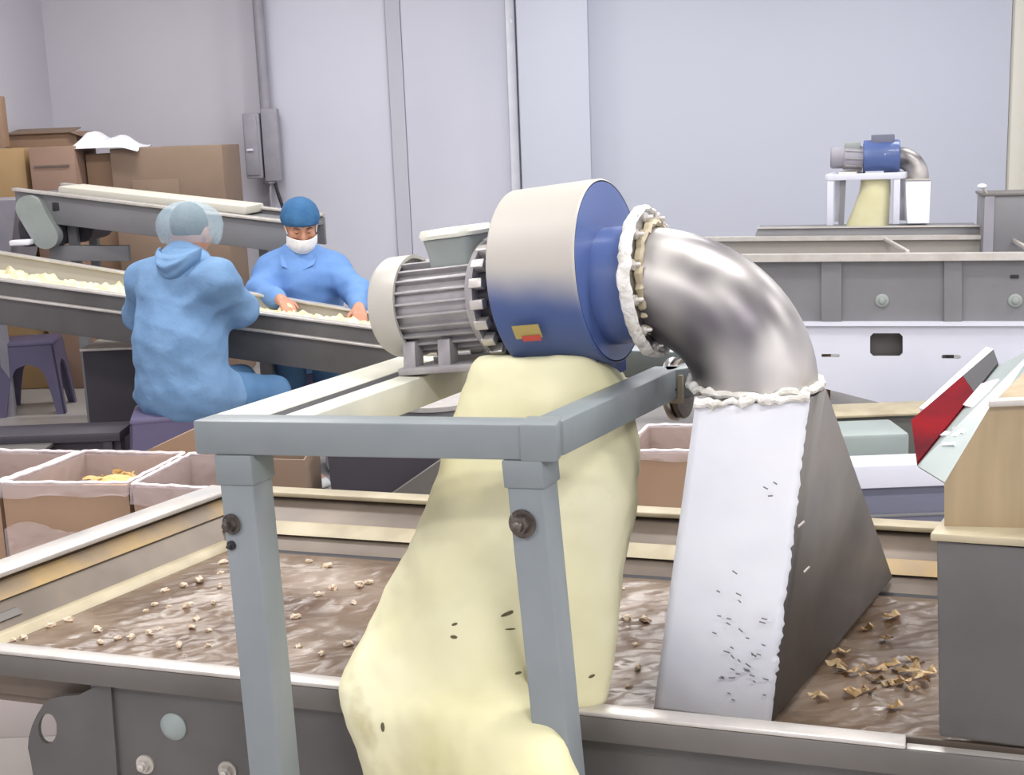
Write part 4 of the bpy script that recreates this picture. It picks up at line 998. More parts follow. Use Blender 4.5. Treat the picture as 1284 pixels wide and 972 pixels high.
hc = V3((lerp(hx0, hx1, 0.62), ctr.y-0.02, ZB-0.105))
for i in range(34):
    a = rnd.uniform(0, 6.283); r = math.sqrt(rnd.random())*0.95
    x, y = hc.x+0.115*r*math.cos(a), hc.y+0.105*r*math.sin(a)
    o = bpy.data.objects.new('dried_slice', SLM[i % 4]); COL.objects.link(o)
    o.location = (x, y, hc.z+0.09*math.sqrt(max(0, 1-r*r))-0.004); o.rotation_euler = (rnd.uniform(-0.3, 0.3), rnd.uniform(-0.3, 0.3)-0.5*r*math.cos(a)*0, rnd.uniform(-0.7, 0.7))
    s = rnd.uniform(0.5, 0.8); o.scale = (s, s, s)
    tag(o, 'curled yellow dried slice on the heap in the lined box', 'food slice', 'dried slices on the heap')
# cartons further back: raised flap behind, carton right of sack, carton left of sack
t, q4, qi = open_box([(-1.21, 4.16), (-0.86, 4.10), (-0.78, 4.40), (-1.13, 4.46)], 0, 0.66, 'open cardboard box with one raised flap, behind the boxes under the seated worker', M_CARD)
fa, fb, fc, fd = D(181, 567, 4.14), D(248, 536, 4.14), D(252, 570, 4.12), D(190, 572, 4.14)
MB().prism([fa, fb, fc, fd], (0, 0.008, 0)).build('raised_flap', M_CARD, t)
c0, c1 = D(780, 568, 3.9), D(905, 566, 3.9); zt_ = D(830, 567, 3.9).z
t, q4, qi = open_box([(c0.x, 3.9), (c1.x, 3.86), (c1.x+0.12, 4.2), (c0.x+0.12, 4.24)], 0, zt_, 'brown cardboard box with liner, seen between the sack and the white hood', M_CARD)
liner(q4, zt_, (0.02, 0.02, 0.01, 0.02), 'clear liner on the box between the sack and the hood', 21.0)
c0, c1 = D(300, 572, 3.75), D(385, 572, 3.75); zt_ = D(380, 572, 3.75).z
t, q4, qi = open_box([(c0.x, 3.75), (c1.x, 3.7), (c1.x+0.0, 4.0), (c0.x+0.0, 4.05)], 0, zt_, 'brown cardboard box behind the left stand leg beside the dark shade block', M_CARDD)
# dark block added for the shadow behind the tray, with grey film
c0, c1 = D(412, 560, 3.8), D(640, 560, 3.75)
t = thing('shade_block', ((c0.x+c1.x)/2, 3.9, 0), 'dark purple grey block added for the shadow behind the tray, seen through the stand under its front bar', 'bin')
zt_ = D(500, 575, 3.75).z+0.03
MB().loft([[V3((c0.x+0.03, 3.78, 0)), V3((c1.x-0.03, 3.74, 0)), V3((c1.x-0.0, 4.1, 0)), V3((c0.x+0.06, 4.14, 0))], [V3((c0.x, 3.76, zt_)), V3((c1.x, 3.72, zt_)), V3((c1.x+0.03, 4.14, zt_)), V3((c0.x+0.03, 4.16, zt_))]], smooth=False).build('body', M_BLACKRUB, t)
pf = [D(488, 622, 3.66), D(560, 572, 3.66), D(575, 572, 3.66), D(575, 626, 3.66)]; pf[0:1] = [V3((pf[0].x-0.02, 3.66, 0.0)), pf[0]]; pf[-1] = V3((pf[-1].x, 3.66, 0.0))
o = MB().prism(pf, (0, 0.02, 0)).build('film_scrap', M_DARKST); tag(o, 'grey film scrap leaning against the dark shade block left of the sack', 'plastic film')
pts = [D(515, 508, 3.2)+V3((0, 0, 0)), D(540, 502, 3.2), D(562, 506, 3.2), D(576, 520, 3.2)]
# grey drum glimpsed between the rails
c = D(545, 530, 4.4)
t = thing('grey_drum', (c.x, 4.4, 0), 'grey open drum with a bright curved rim glimpsed between stand rail and sack', 'drum')
zd = D(545, 512, 4.25).z
MB().lathe((c.x, 4.4, 0), ZU, [(0, 0.15), (zd*0.5, 0.16), (zd, 0.155)], 40).build('body', M_PANEL2, t)
MB().lathe((c.x, 4.4, zd), ZU, [(-0.012, 0.156), (-0.012, 0.164), (0.004, 0.164), (0.004, 0.15)], 40).build('rim', M_RIM, t)

# ================================================================== RIGHT HOPPER AND CHUTE
hx = [D(1176, 680, 1.78), D(1178, 924, 1.70)]
hl = T(aof(1178, 921, 0.05), 0, 0); hn = U
t = thing('grey_hopper', T(0.75, 0.2, 0.6), 'dark grey sheet metal hopper with tan upper bin at the tray end', 'hopper')
x0 = D(1176, 800, 1.76); 
def hq(px, py, Y): return D(px, py, Y)
bl, br, tr_, tl = D(1177, 924, 1.75), D(1345, 945, 1.69), D(1345, 692, 1.69), D(1174, 678, 1.75)
dz = V*0.42
MB().hexa([bl, br, br+dz, bl+dz, tl, tr_, tr_+dz, tl+dz], 0.004).build('lower_body', M_PANEL, t)
a, b = D(1166, 672, 1.745), D(1350, 684, 1.685)
MB().hexa([a-ZU*0.008, b-ZU*0.008, b+V*0.46-ZU*0.008, a+V*0.46-ZU*0.008, a+ZU*0.004, b+ZU*0.004, b+V*0.46+ZU*0.004, a+V*0.46+ZU*0.004], 0.003).build('top_lip', M_CREAM, t)
poly = [D(1184, 671, 1.775), D(1184, 606, 1.775), D(1243, 507, 1.775), D(1345, 503, 1.745), D(1345, 680, 1.745)]
MB().prism(poly, V*0.30).build('upper_bin', M_BEIGEST, t)
MB().beam(D(1241, 505, 1.775), D(1345, 501, 1.745), V*0.02, ZU*0.01, 0.002).build('bin_rim', M_RIM, t)
MB().box(D(1263, 617, 1.763), (0.012, 0.004, 0.004), 0.001).build('rivet', M_RIM, t)
# chute
t = thing('discharge_chute', D(1200, 520, 2.3), 'sloping chute with red inner side and grey floor leaning behind the tan bin', 'chute')
bA, bB, bC = D(1141, 566, 2.32), D(1150, 584, 2.26), D(1186, 606, 2.16)
tA_, tB_, tC_ = D(1232, 452, 2.62), D(1252, 458, 2.56), D(1298, 436, 2.46)
th_ = V3((0.004, 0.006, 0.0))
def slab(p, m, nm, n): 
    n = V3(n)*0.006; MB().hexa(p+[q+n for q in p]).build(nm, m, t)
rA, rT = D(1143, 530, 2.42), D(1246, 441, 2.72)
nfl = (tC_-bC).cross(tB_-bC).normalized(); nfl = -nfl if nfl.z > 0 else nfl
slab([bB, bC, tC_, tB_], M_CHUTE, 'floor_plate', nfl)
nr = (tB_-bB).cross(rA-bB).normalized(); nr = -nr if nr.x > 0 else nr
slab([bB, lerp(bB, tB_, 0.68), lerp(rA, rT, 0.6), rA], M_RED, 'red_side', nr)
f0, f1 = D(1157, 519, 2.42), D(1243, 438, 2.70)
slab([lerp(rA, rT, 0.14), lerp(rA, rT, 1.0), D(1237, 438, 2.74), D(1153, 515, 2.46)], M_WHITE, 'side_flange', nr)
cA = lerp(bB, tB_, 0.80); cB = lerp(rA, rT, 0.72)
slab([lerp(bB, tB_, 0.682), tB_, rT, lerp(rA, rT, 0.602)], M_DARK, 'dark_side', nr)
def onfl(u, v): return lerp(lerp(bB, bC, u), lerp(tB_, tC_, u), v)-nfl*0.002
slab([onfl(0.05, 0.55), onfl(0.62, 0.5), onfl(0.6, 0.76), onfl(0.1, 0.76)], mat('pink film', (226, 200, 206), 0.4), 'pink_strip', -nfl)
slab([onfl(0.1, 0.26), onfl(0.55, 0.28), onfl(0.6, 0.31), onfl(0.15, 0.30)], M_WHITE, 'paper_scrap', -nfl)
slab([onfl(0.3, 0.33), onfl(0.68, 0.31), onfl(0.7, 0.335), onfl(0.34, 0.355)], M_WHITE, 'paper_scrap', -nfl)
slab([onfl(0.35, 0.19), onfl(0.66, 0.22), onfl(0.64, 0.24), onfl(0.34, 0.21)], M_WHITE, 'paper_scrap', -nfl)
# strut that carries the chute
c = lerp(lerp(bB, bC, 0.9), lerp(tB_, tC_, 0.9), 0.72)+nfl*0.01; MB().beam(c, V3((c.x+0.03, c.y-0.05, D(1290, 500, 2.1).z-0.03)), (0.03, 0, 0), (0, 0.03, 0)).build('strut', M_PANEL2, t)

# ================================================================== FAR SIFTING MACHINE
FY = 6.5; FN = V3((math.sin(math.radians(14)), math.cos(math.radians(14)), 0)); FU = V3((FN.y, -FN.x, 0)); FO = D(1100, 325, FY)
def Fp(px, py, off=0.0):
    d = ray(px, py); s = (off-(CAM-FO).dot(FN))/d.dot(FN); return CAM+d*s
def fpanel(poly, off, th, m, nm, par): return MB().prism([Fp(x, y, off) for x, y in poly], FN*th).build(nm, m, par)
t = thing('sifting_machine', V3((FO.x, FO.y+0.3, 0)), 'far grey and white sifting machine along the back wall right of the elbow', 'sifting machine')
for (a, b) in ((780, 1030), (1055, 1184), (1206, 1480)):
    fpanel([(a, 327), (b, 327-(b-a)*0.0), (b, 403), (a, 405)], 0.02, 0.02, M_PANEL2, 'side_panel', t)
for (a, b) in ((1030, 1055), (1184, 1206)):
    fpanel([(a, 327), (b, 327), (b, 404), (a, 404)], 0.0, 0.04, M_PANEL2, 'rib', t)
fpanel([(770, 321), (1480, 316), (1480, 325), (770, 330)], -0.03, 0.07, M_RIM, 'near_rim', t)
fpanel([(780, 404), (1480, 404), (1480, 409), (780, 409)], -0.01, 0.04, M_WHITEM, 'lower_ledge', t)
def Fz(px, off, z):
    d = ray(px, 400); s = (off-(CAM-FO).dot(FN))/d.dot(FN); p = CAM+d*s; return V3((p.x, p.y, z))
zr = FO.z
TD = 0.62
MB().hexa([Fz(800, 0.05, zr-0.12), Fz(1480, 0.05, zr-0.12), Fz(1480, TD, zr-0.10), Fz(800, TD, zr-0.10), Fz(800, 0.05, zr-0.08), Fz(1480, 0.05, zr-0.08), Fz(1480, TD, zr-0.06), Fz(800, TD, zr-0.06)]).build('pan', M_STEEL, t)
ZF = D(1100, 299, FY+TD).z
fpanel([(862, 299), (1420, 296), (1420, 420), (862, 420)], TD, 0.02, M_INNER, 'far_wall', t)
fpanel([(862, 298), (1270, 295), (1270, 300), (862, 303)], TD-0.03, 0.07, M_RIM, 'far_rim', t)
for px in (1110, 1268):
    a, b = Fp(px, 300, TD-0.02), Fp(px+28, 316, 0.04)
    MB().beam(a, b, FU*0.02, ZU*0.02, 0.003).build('cross_tie', M_RIM, t)
for (px, py) in ((1106, 377), (1273, 377)):
    c = Fp(px, py, 0.018); MB().lathe(c, -FN, [(-0.002, 0.034), (0.004, 0.034), (0.008, 0.026), (0.008, 0.018), (0.016, 0.015), (0.018, 0.008)], 24).build('boss', M_TERM, t)
MB().box(Fp(1272, 347, 0.016), (0.04, 0.008, 0.016), 0.002, (FU, FN, ZU)).build('slot', M_DARK, t)
# white base panel with window hole, slots and V-shaped lower edge
def fplate(outer, holes, off, th, nm, m, par):
    bm = bmesh.new(); es = []
    for lp in [outer]+holes:
        vs = [bm.verts.new(Fp(x, y, off)) for x, y in lp]; es += [bm.edges.new((vs[i], vs[(i+1) % len(vs)])) for i in range(len(vs))]
    r = bmesh.ops.triangle_fill(bm, edges=es, use_beauty=True); fs = [f for f in r['geom'] if isinstance(f, bmesh.types.BMFace)]
    ex = bmesh.ops.extrude_face_region(bm, geom=fs)
    for v in [g for g in ex['geom'] if isinstance(g, bmesh.types.BMVert)]: v.co += FN*th
    mb = MB(); mb.bm.free(); mb.bm = bm; return mb.build(nm, m, par)
def rr2(x0, y0, x1, y1, r=4):
    return [(x0+r, y0), (x1-r, y0), (x1, y0+r), (x1, y1-r), (x1-r, y1), (x0+r, y1), (x0, y1-r), (x0, y0+r)]
fplate([(880, 409), (1480, 409), (1480, 520), (1162, 520), (1045, 490), (880, 452)], [rr2(1091, 418, 1132, 447), rr2(1030, 444, 1053, 448, 1), rr2(1180, 445, 1205, 450, 2)], 0.015, 0.02, 'base_panel', M_WHITEM, t)
fpanel([(1060, 412), (1170, 412), (1170, 452), (1060, 452)], 0.12, 0.02, M_DARKST, 'inner_plate', t)
for px in (900, 1440):
    for off in (0.08, 0.55):
        p = Fz(px, off, 0); MB().beam(p, p+ZU*(zr-0.1), FU*0.06, FN*0.06).build('leg', M_PANEL2, t)
# deck lids and hopper on the far machine
fdl = thing('deck_cover', Fz(1000, TD+0.3, ZF), 'low grey deck cover lying behind the far machine rim', 'cover')
def Fq(px, py, off): return Fp(px, py, off)
y1 = TD+0.05
c0, c1 = Fp(925, 299, y1), Fp(1228, 297, y1)
h_ = 0.055
MB().hexa([c0-ZU*0.3, c1-ZU*0.3, c1+FN*0.3-ZU*0.3, c0+FN*0.3-ZU*0.3, c0+FU*0.11+ZU*h_*0.9, c1+ZU*h_, c1+FN*0.3+ZU*h_, c0+FU*0.11+FN*0.3+ZU*h_*0.9], 0.004).build('cover', M_PANEL2, fdl)
for s in (0.1, 0.9):
    p = lerp(c0, c1, s)+FN*0.15; MB().beam((p.x, p.y, 0), (p.x, p.y, c0.z-0.29), (0.05, 0, 0), (0, 0.05, 0)).build('leg', M_PANEL2, fdl)
MB().beam(c0+FU*0.11+ZU*(h_+0.003), c1+ZU*(h_+0.005), FN*0.03, ZU*0.008).build('edge_strip', M_RIM, fdl)
# far stand with small blower, sack and white hood
FO2 = TD+0.02; FYO = y1+0.1
def Q(px, py, o=0.0): return Fp(px, py, FYO+o)
zb = c0.z+h_+0.002
def Qz(px, o, z): q = Fp(px, 260, FYO+o); return V3((q.x, q.y, z))
st2 = thing('steel_stand', Qz(1084, 0.0, zb), 'small grey stand on the far machine holding a blower', 'stand')
zt2 = Q(1084, 218).z
fw = (Q(1130, 220)-Q(1037, 220)).length; 
for (px, o) in ((1041, 0), (1124, 0), (1050, 0.26), (1132, 0.26)):
    p = Qz(px, o, zb); MB().beam(p, V3((p.x, p.y, zt2)), FU*0.035, FN*0.03, 0.003).build('leg', M_WHITEM, st2)
MB().beam(Qz(1037, 0, zt2-0.015), Qz(1131, 0, zt2-0.015), FN*0.04, ZU*0.035, 0.003).build('front_bar', M_WHITEM, st2)
MB().beam(Qz(1045, 0.26, zt2-0.015), Qz(1137, 0.26, zt2-0.015), FN*0.04, ZU*0.035, 0.003).build('back_bar', M_WHITEM, st2)
MB().beam(Qz(1040, 0, zt2-0.015), Qz(1048, 0.26, zt2-0.015), FU*0.05, ZU*0.035, 0.003).build('side_rail', M_WHITEM, st2)
MB().beam(Qz(1128, 0, zt2-0.015), Qz(1136, 0.26, zt2-0.015), FU*0.05, ZU*0.035, 0.003).build('side_rail', M_WHITEM, st2)
MB().beam(Qz(1062, 0, zt2+0.006), Qz(1069, 0.26, zt2+0.006), FU*0.10, ZU*0.012, 0.002).build('motor_plate', M_RIM, st2)
MB().beam(Qz(1055, 0.02, zb), Qz(1057, 0.02, zt2-0.03), FU*0.03, FN*0.02).build('brace', M_PANEL2, st2)
mb = MB(); LL = []
for (xa_, xb2, pz) in ((1080, 1117, 222), (1078, 1117, 240), (1070, 1116, 262), (1062, 1115, 280), (1060, 1114, 293), (1062, 1113, 297)):
    l, r = Q(xa_, pz, 0.05), Q(xb2, pz, 0.05); cc_ = (l+r)/2; hx_ = (r-l)/2
    LL.append([cc_+hx_*math.cos(2*math.pi*k/24)+FN*(0.07*math.sin(2*math.pi*k/24)+0.03) for k in range(24)])
mb.loft(LL); o = mb.build('fabric_sack', M_SACK); tag(o, 'small pale yellow sack hanging inside the far stand', 'sack')
bl2 = thing('blower', Q(1090, 200, 0.1), 'small far blue blower with grey motor on top of the far stand', 'blower')
ax2 = FU
def C2(px, py): return Q(px, py, 0.13)
r_m = 0.07
MB().lathe(C2(1041, 198), ax2, [(0, 0.052), (0.01, 0.062), ((C2(1058, 198)-C2(1041, 198)).length, 0.062)], 28).build('fan_cowl', M_DUCTG, bl2)
MB().cyl(C2(1058, 198), C2(1082, 199), 0.066, n=28).build('motor_body', M_DUCTG, bl2)
for k in range(10):
    a = 2*math.pi*k/10; d = FN*math.cos(a)+ZU*math.sin(a); MB().beam(C2(1060, 198)+d*0.068, C2(1081, 199)+d*0.068, d*0.012, d.cross(FU)*0.006).build('cooling_fin', M_ALU, bl2)
MB().box(C2(1069, 184), (0.085, 0.07, 0.05), 0.006, (FU, FN, ZU)).build('terminal_box', M_TERM, bl2)
MB().lathe(C2(1082, 198), ax2, [(0, 0.075), (0.004, 0.098), ((C2(1128, 199)-C2(1082, 199)).length-0.01, 0.098), ((C2(1128, 199)-C2(1082, 199)).length, 0.09)], 32).build('volute', M_BLUE, bl2)
MB().box(C2(1107, 177), (0.125, 0.1, 0.075), 0.006, (FU, FN, ZU)).build('top_box', M_SLATE, bl2)
MB().beam(C2(1096, 214), C2(1096, 219), FU*0.1, FN*0.16).build('base_foot', M_WHITEM, bl2)
el2 = thing('duct_elbow', C2(1155, 210), 'small steel elbow from the far blower down to its white hood', 'duct')
c0_, c1_ = C2(1127, 198), C2(1151, 224)
hx_ = (c1_-c0_); hv = V3((hx_.x, hx_.y, 0)); vz = -hx_.z
LL = []
for i in range(11):
    th = math.pi/2*i/10; c = c0_+hv*math.sin(th)-ZU*vz*(1-math.cos(th)); tg = (hv.normalized()*math.cos(th)-ZU*math.sin(th)); nn = FN.cross(tg)
    LL.append([c+FN*0.06*math.cos(2*math.pi*k/24)+nn*0.06*math.sin(2*math.pi*k/24) for k in range(24)])
MB().loft(LL).build('elbow_tube', M_ELBOW, el2)
MB().lathe(c0_-FU*0.006, FU, [(0, 0.06), (0, 0.08), (0.01, 0.08), (0.01, 0.06)], 28, False).build('flange', M_PUTTY, el2)
h2 = thing('dust_hood', Qz(1150, 0.1, zb), 'small white dust hood at the right side of the far stand', 'hood')
tq = [Q(1135, 226, 0.06), Q(1167, 226, 0.06)]; bq = [V3((Q(1138, 260, 0.0).x, Q(1138, 260, 0.0).y, zb)), V3((Q(1166, 260, 0.0).x, Q(1166, 260, 0.0).y, zb))]
MB().hexa([bq[0], bq[1], bq[1]+FN*0.34, bq[0]+FN*0.34, tq[0], tq[1], tq[1]+FN*0.13, tq[0]+FN*0.13], 0.004).build('shell', M_WHITE, h2)
MB().beam(tq[0]+FN*0.065+ZU*0.004, tq[1]+FN*0.065+ZU*0.004, FN*0.15, ZU*0.008).build('top_plate', M_RIM, h2)
# grey hopper on the right of the far machine
g0, g1 = Fp(1232, 292, TD-0.1), Fp(1360, 290, TD-0.1); zt3 = Fp(1250, 246, TD-0.1).z
t = thing('grey_hopper', V3((g0.x+0.3, g0.y+0.2, g0.z)), 'mid grey square hopper on the far machine at the right edge', 'hopper')
zb3 = zr-0.06
MB().hexa([V3((p.x, p.y, z)) for z in (zb3, zt3) for p in (g0, g1, g1+FN*0.3, g0+FN*0.3)], 0.004).build('body', M_PANEL2, t)
MB().hexa([V3((p.x, p.y, z)) for z in (zt3, zt3+0.015) for p in (g0-FU*0.01-FN*0.01, g1-FN*0.01, g1+FN*0.31, g0+FN*0.31-FU*0.01)], 0.003).build('rim', M_DARKST, t)
MB().beam(V3((g0.x, g0.y, zb3))+FU*0.03-FN*0.004, V3((g0.x, g0.y, zt3))+FU*0.03-FN*0.004, FU*0.05, FN*0.008).build('corner_strip', M_DUCTG, t)
c = Fp(1229, 262, TD-0.1); cz = Fp(1229, 234, TD-0.1)
MB().cyl((g0.x+0.03, g0.y+0.04, zt3+0.01), (g0.x+0.0, g0.y+0.03, cz.z), 0.008).build('pin', M_RIM, t)
MB().ellip((g0.x+0.0, g0.y+0.03, cz.z), 0.025, 0.025, 0.014).build('knob', M_WHITE, t)

# ================================================================== LOW THINGS between the trays (right)
a, b = D(1062, 597, 4.7), D(1290, 600, 4.7)
t = thing('low_platform', ((a.x+b.x)/2, 4.8, 0), 'low white beamed platform with slate blue skirt behind the hood', 'platform')
za_, zb_ = D(1120, 583, 4.7).z, D(1120, 612, 4.7).z
MB().box(((a.x+b.x)/2, 4.78, (za_+zb_)/2), (b.x-a.x, 0.16, za_-zb_), 0.006).build('beam', M_WHITEM, t)
MB().box(((a.x+b.x)/2, 4.86, zb_/2), (b.x-a.x-0.02, 0.26, zb_), 0.003).build('skirt', M_SLATE, t)
MB().box(((a.x+b.x)/2, 4.728, zb_*0.55), (b.x-a.x-0.02, 0.01, 0.012), 0.003).build('skirt_seam', M_PANEL2, t)
a, b = D(1040, 560, 5.3), D(1142, 560, 5.3)
t = thing('green_grey_bin', ((a.x+b.x)/2, 5.45, 0), 'green grey rounded bin behind the white platform beam', 'bin')
zt4 = D(1100, 545, 5.3).z
MB().box(((a.x+b.x)/2, 5.45, zt4/2), (b.x-a.x, 0.28, zt4), 0.02).build('body', M_GREENG, t)
a, b = D(1030, 535, 5.9), D(1290, 535, 5.9); zt5 = D(1100, 521, 5.9).z
t = thing('dark_shelf', ((a.x+b.x)/2, 6.0, 0), 'dark green grey shelf under the white base panel of the far machine', 'shelf')
MB().box(((a.x+b.x)/2, 6.02, zt5/2), (b.x-a.x, 0.22, zt5), 0.004).build('body', mat('dark green grey', (96, 98, 92), 0.5), t)
MB().box(((a.x+b.x)/2, 5.99, zt5+0.008), (b.x-a.x+0.02, 0.26, 0.012), 0.003).build('top_edge', M_CREAM, t)
a, b = D(1044, 505, 6.28), D(1092, 505, 6.28)
carton(a.x-0.1, b.x+0.1, 7.45, 7.75, 0, 0.42, M_CARDY, 'tan carton under the white panel of the far machine', False)

# ================================================================== PEOPLE
def head_prims(S_, M, neck):
    S_.ell(M, (0, -0.012, 0.022), (0.076, 0.096, 0.098), 0.02)
    S_.ell(M, (0, 0.026, -0.045), (0.062, 0.064, 0.066), 0.03)
    S_.ell(M, (0, 0.062, -0.088), (0.026, 0.026, 0.022), 0.025)
    S_.cap(M @ V3((0, 0.084, 0.0)), M @ V3((0, 0.106, -0.034)), 0.009, 0.0135, 0.012)
    for s in (-1, 1):
        S_.cap(M @ V3((s*0.006, 0.098, -0.037)), M @ V3((s*0.014, 0.092, -0.038)), 0.007, 0.007, 0.008)
        S_.ell(M, (s*0.076, -0.012, -0.016), (0.010, 0.022, 0.032), 0.008)
        S_.cap(M @ V3((s*0.018, 0.086, 0.018)), M @ V3((s*0.05, 0.070, 0.016)), 0.009, 0.008, 0.012)
        S_.ell(M, (s*0.045, 0.062, -0.032), (0.022, 0.018, 0.02), 0.02)
        S_.ell(M, (s*0.031, 0.089, -0.001), (0.016, 0.010, 0.009), 0.008, True)
    S_.cap(M @ V3((-0.018, 0.086, -0.066)), M @ V3((0.018, 0.086, -0.066)), 0.0075, 0.0075, 0.006)
    S_.cap(M @ V3((-0.014, 0.084, -0.078)), M @ V3((0.014, 0.084, -0.078)), 0.008, 0.008, 0.006)
    S_.cap(M @ V3((0, -0.025, -0.06)), neck, 0.056, 0.062, 0.03)
def hand_prims(S_, wrist, fwd, palm_n, side, curl=0.9):
    # fwd: wrist->fingers, palm_n: out of the palm, side: towards the thumb
    f, n, s = V3(fwd).normalized(), V3(palm_n).normalized(), V3(side).normalized()
    w = V3(wrist)
    S_.cap(w, w+f*0.03, 0.024, 0.026, 0.02)
    for k, (o, L) in enumerate(((0.027, 0.072), (0.009, 0.08), (-0.009, 0.075), (-0.026, 0.06))):
        b = w+f*0.085+s*o; S_.cap(w+f*0.02+s*o*0.6, b, 0.013, 0.0115, 0.012)
        a = 0; p = b; d = f
        for seg, r in ((0.45, 0.0095), (0.32, 0.0085), (0.26, 0.0078)):
            a += curl*0.55; d = f*math.cos(a)+n*math.sin(a); q = p+d*L*seg+s*o*0.06
            S_.cap(p, q, r+0.0008, r, 0.004); p = q
    p = w+f*0.025+s*0.022; q = p+f*0.03+s*0.03+n*0.012; S_.cap(p, q, 0.015, 0.0115, 0.012)
    r = q+f*0.028+s*0.006+n*0.012; S_.cap(q, r, 0.011, 0.009, 0.005)
def basis(fwd, roll=0):
    f = V3(fwd).normalized(); x = f.cross(ZU).normalized(); z = x.cross(f); return Matrix(((x.x, f.x, z.x, 0), (x.y, f.y, z.y, 0), (x.z, f.z, z.z, 0), (0, 0, 0, 1)))
def bbox(pts, pad):
    a = np.array([list(p) for p in pts]); return a.min(0)-pad, a.max(0)+pad
def person(J, loc, label, hd, hd_fwd, lean, smock_m, wrinkle):
    root = thing('person', loc, label, 'person')
    HM = Matrix.Translation(hd) @ basis(hd_fwd)
    pts = list(J.values())
    lo, hi = bbox(pts+[hd], 0.26); lo[2] = min(lo[2], -0.02)
    B_ = SDF(lo, hi, 0.0075)
    bd = dict(J)
    B_.cap(bd['pelvis'], bd['waist'], 0.135, 0.12, 0.06).cap(bd['waist'], bd['chest'], 0.12, 0.135, 0.06)
    B_.cap(bd['sL'], bd['sR'], 0.06, 0.06, 0.08).cap(bd['chest'], bd['neck'], 0.11, 0.06, 0.06)
    for s in 'LR':
        B_.cap(bd['s'+s], bd['e'+s], 0.05, 0.04, 0.03).cap(bd['e'+s], bd['w'+s], 0.04, 0.027, 0.015)
        B_.cap(bd['h'+s], bd['k'+s], 0.085, 0.06, 0.05).cap(bd['k'+s], bd['a'+s], 0.056, 0.036, 0.02)
        ft = (bd['k'+s]-bd['h'+s]); ft.z = 0; ft.normalize()
        B_.cap(bd['a'+s]+V3((0, 0, -0.03)), bd['a'+s]+ft*0.16+V3((0, 0, -0.045)), 0.04, 0.03, 0.02)
        f = (bd['w'+s]-bd['e'+s]).normalized(); f = (f+V3((0, 0, -0.15))).normalized()
        bn = V3((0, 0, -1))-f*(V3((0, 0, -1)).dot(f)); bn.normalize(); sd = f.cross(bn) if s == 'L' else bn.cross(f)
        # thumbs point toward the other hand
        oth = bd['w'+('R' if s == 'L' else 'L')]-bd['w'+s]; sd = sd if sd.dot(oth) > 0 else -sd
        hand_prims(B_, bd['w'+s], f, bn, sd, 0.8)
    head_prims(B_, HM, bd['neck'])
    mb = MB(); B_.mesh(mb, 1); body = mb.build('body', M_SKIN, root, 180)
    # smock
    C_ = SDF(lo, hi, 0.0105)
    C_.cap(bd['pelvis']+V3((0, 0, -0.02)), bd['waist'], 0.188, 0.182, 0.08).cap(bd['waist'], bd['chest'], 0.182, 0.176, 0.08)
    C_.cap(bd['sL'], bd['sR'], 0.074, 0.074, 0.12).cap(bd['chest'], bd['neck'], 0.13, 0.07, 0.08)
    C_.cap(bd['neck'], bd['sL'], 0.062, 0.066, 0.05).cap(bd['neck'], bd['sR'], 0.062, 0.066, 0.05)
    for s in 'LR':
        C_.cap(bd['h'+s], lerp(bd['h'+s], bd['k'+s], 0.35), 0.125, 0.105, 0.07)
        wr = lerp(bd['e'+s], bd['w'+s], 0.86)
        C_.cap(bd['s'+s], bd['e'+s], 0.076, 0.074, 0.07).cap(bd['e'+s], wr, 0.074, 0.048, 0.03)
    C_.folds(0.011, wrinkle)
    mb = MB(); C_.mesh(mb, 1); sm = mb.build('smock', smock_m, root, 180)
    # trousers
    P_ = SDF(lo, hi, 0.0125)
    P_.cap(bd['hL'], bd['hR'], 0.12, 0.12, 0.05)
    for s in 'LR':
        P_.cap(bd['h'+s], bd['k'+s], 0.115, 0.082, 0.05).cap(bd['k'+s], lerp(bd['k'+s], bd['a'+s], 0.9), 0.082, 0.065, 0.03)
    P_.folds(0.007, wrinkle)
    mb = MB(); P_.mesh(mb, 1); mb.build('trousers', M_TROUS, root, 180)
    for s in 'LR':
        ft = (bd['k'+s]-bd['h'+s]); ft.z = 0; ft.normalize(); a = bd['a'+s]
        mb = MB(); M = Matrix.Translation(V3((a.x, a.y, 0))) @ Matrix(((ft.y, ft.x, 0, 0), (-ft.x, ft.y, 0, 0), (0, 0, 1, 0), (0, 0, 0, 1)))
        mb.M = M
        LL = []
        for (y, w, h) in ((-0.075, 0.03, 0.05), (-0.06, 0.045, 0.09), (0.0, 0.052, 0.12), (0.06, 0.05, 0.09), (0.13, 0.052, 0.07), (0.19, 0.045, 0.055), (0.215, 0.025, 0.03)):
            LL.append([(w*math.cos(2*math.pi*k/16), y, max(0.002, h/2+h/2*math.sin(2*math.pi*k/16))) for k in range(16)])
        mb.loft(LL).build('boot', M_BOOT, root)
    # collar band
    nk = bd['neck']; up_ = (hd-nk).normalized()
    mb = MB(); LL = []
    for (dz, r, dr) in ((-0.03, 0.092, 0), (0.0, 0.084, 0), (0.03, 0.080, 0.004), (0.033, 0.075, 0.004), (0.0, 0.074, 0), (-0.03, 0.078, 0)):
        LL.append([q+V3((0.004*nz(q, 12), 0.004*nz(q, 14), 0)) for q in mb.ring(nk+up_*dz, up_, r, 28)])
    LL.append(LL[0]); mb.loft(LL, False, False).build('collar', smock_m, root)
    # hair
    mb = MB(); mb.M = HM; mb.ellip((0, -0.024, 0.026), 0.081, 0.094, 0.094, 24, 16)
    hair = mb.build('hair', M_HAIR, root)
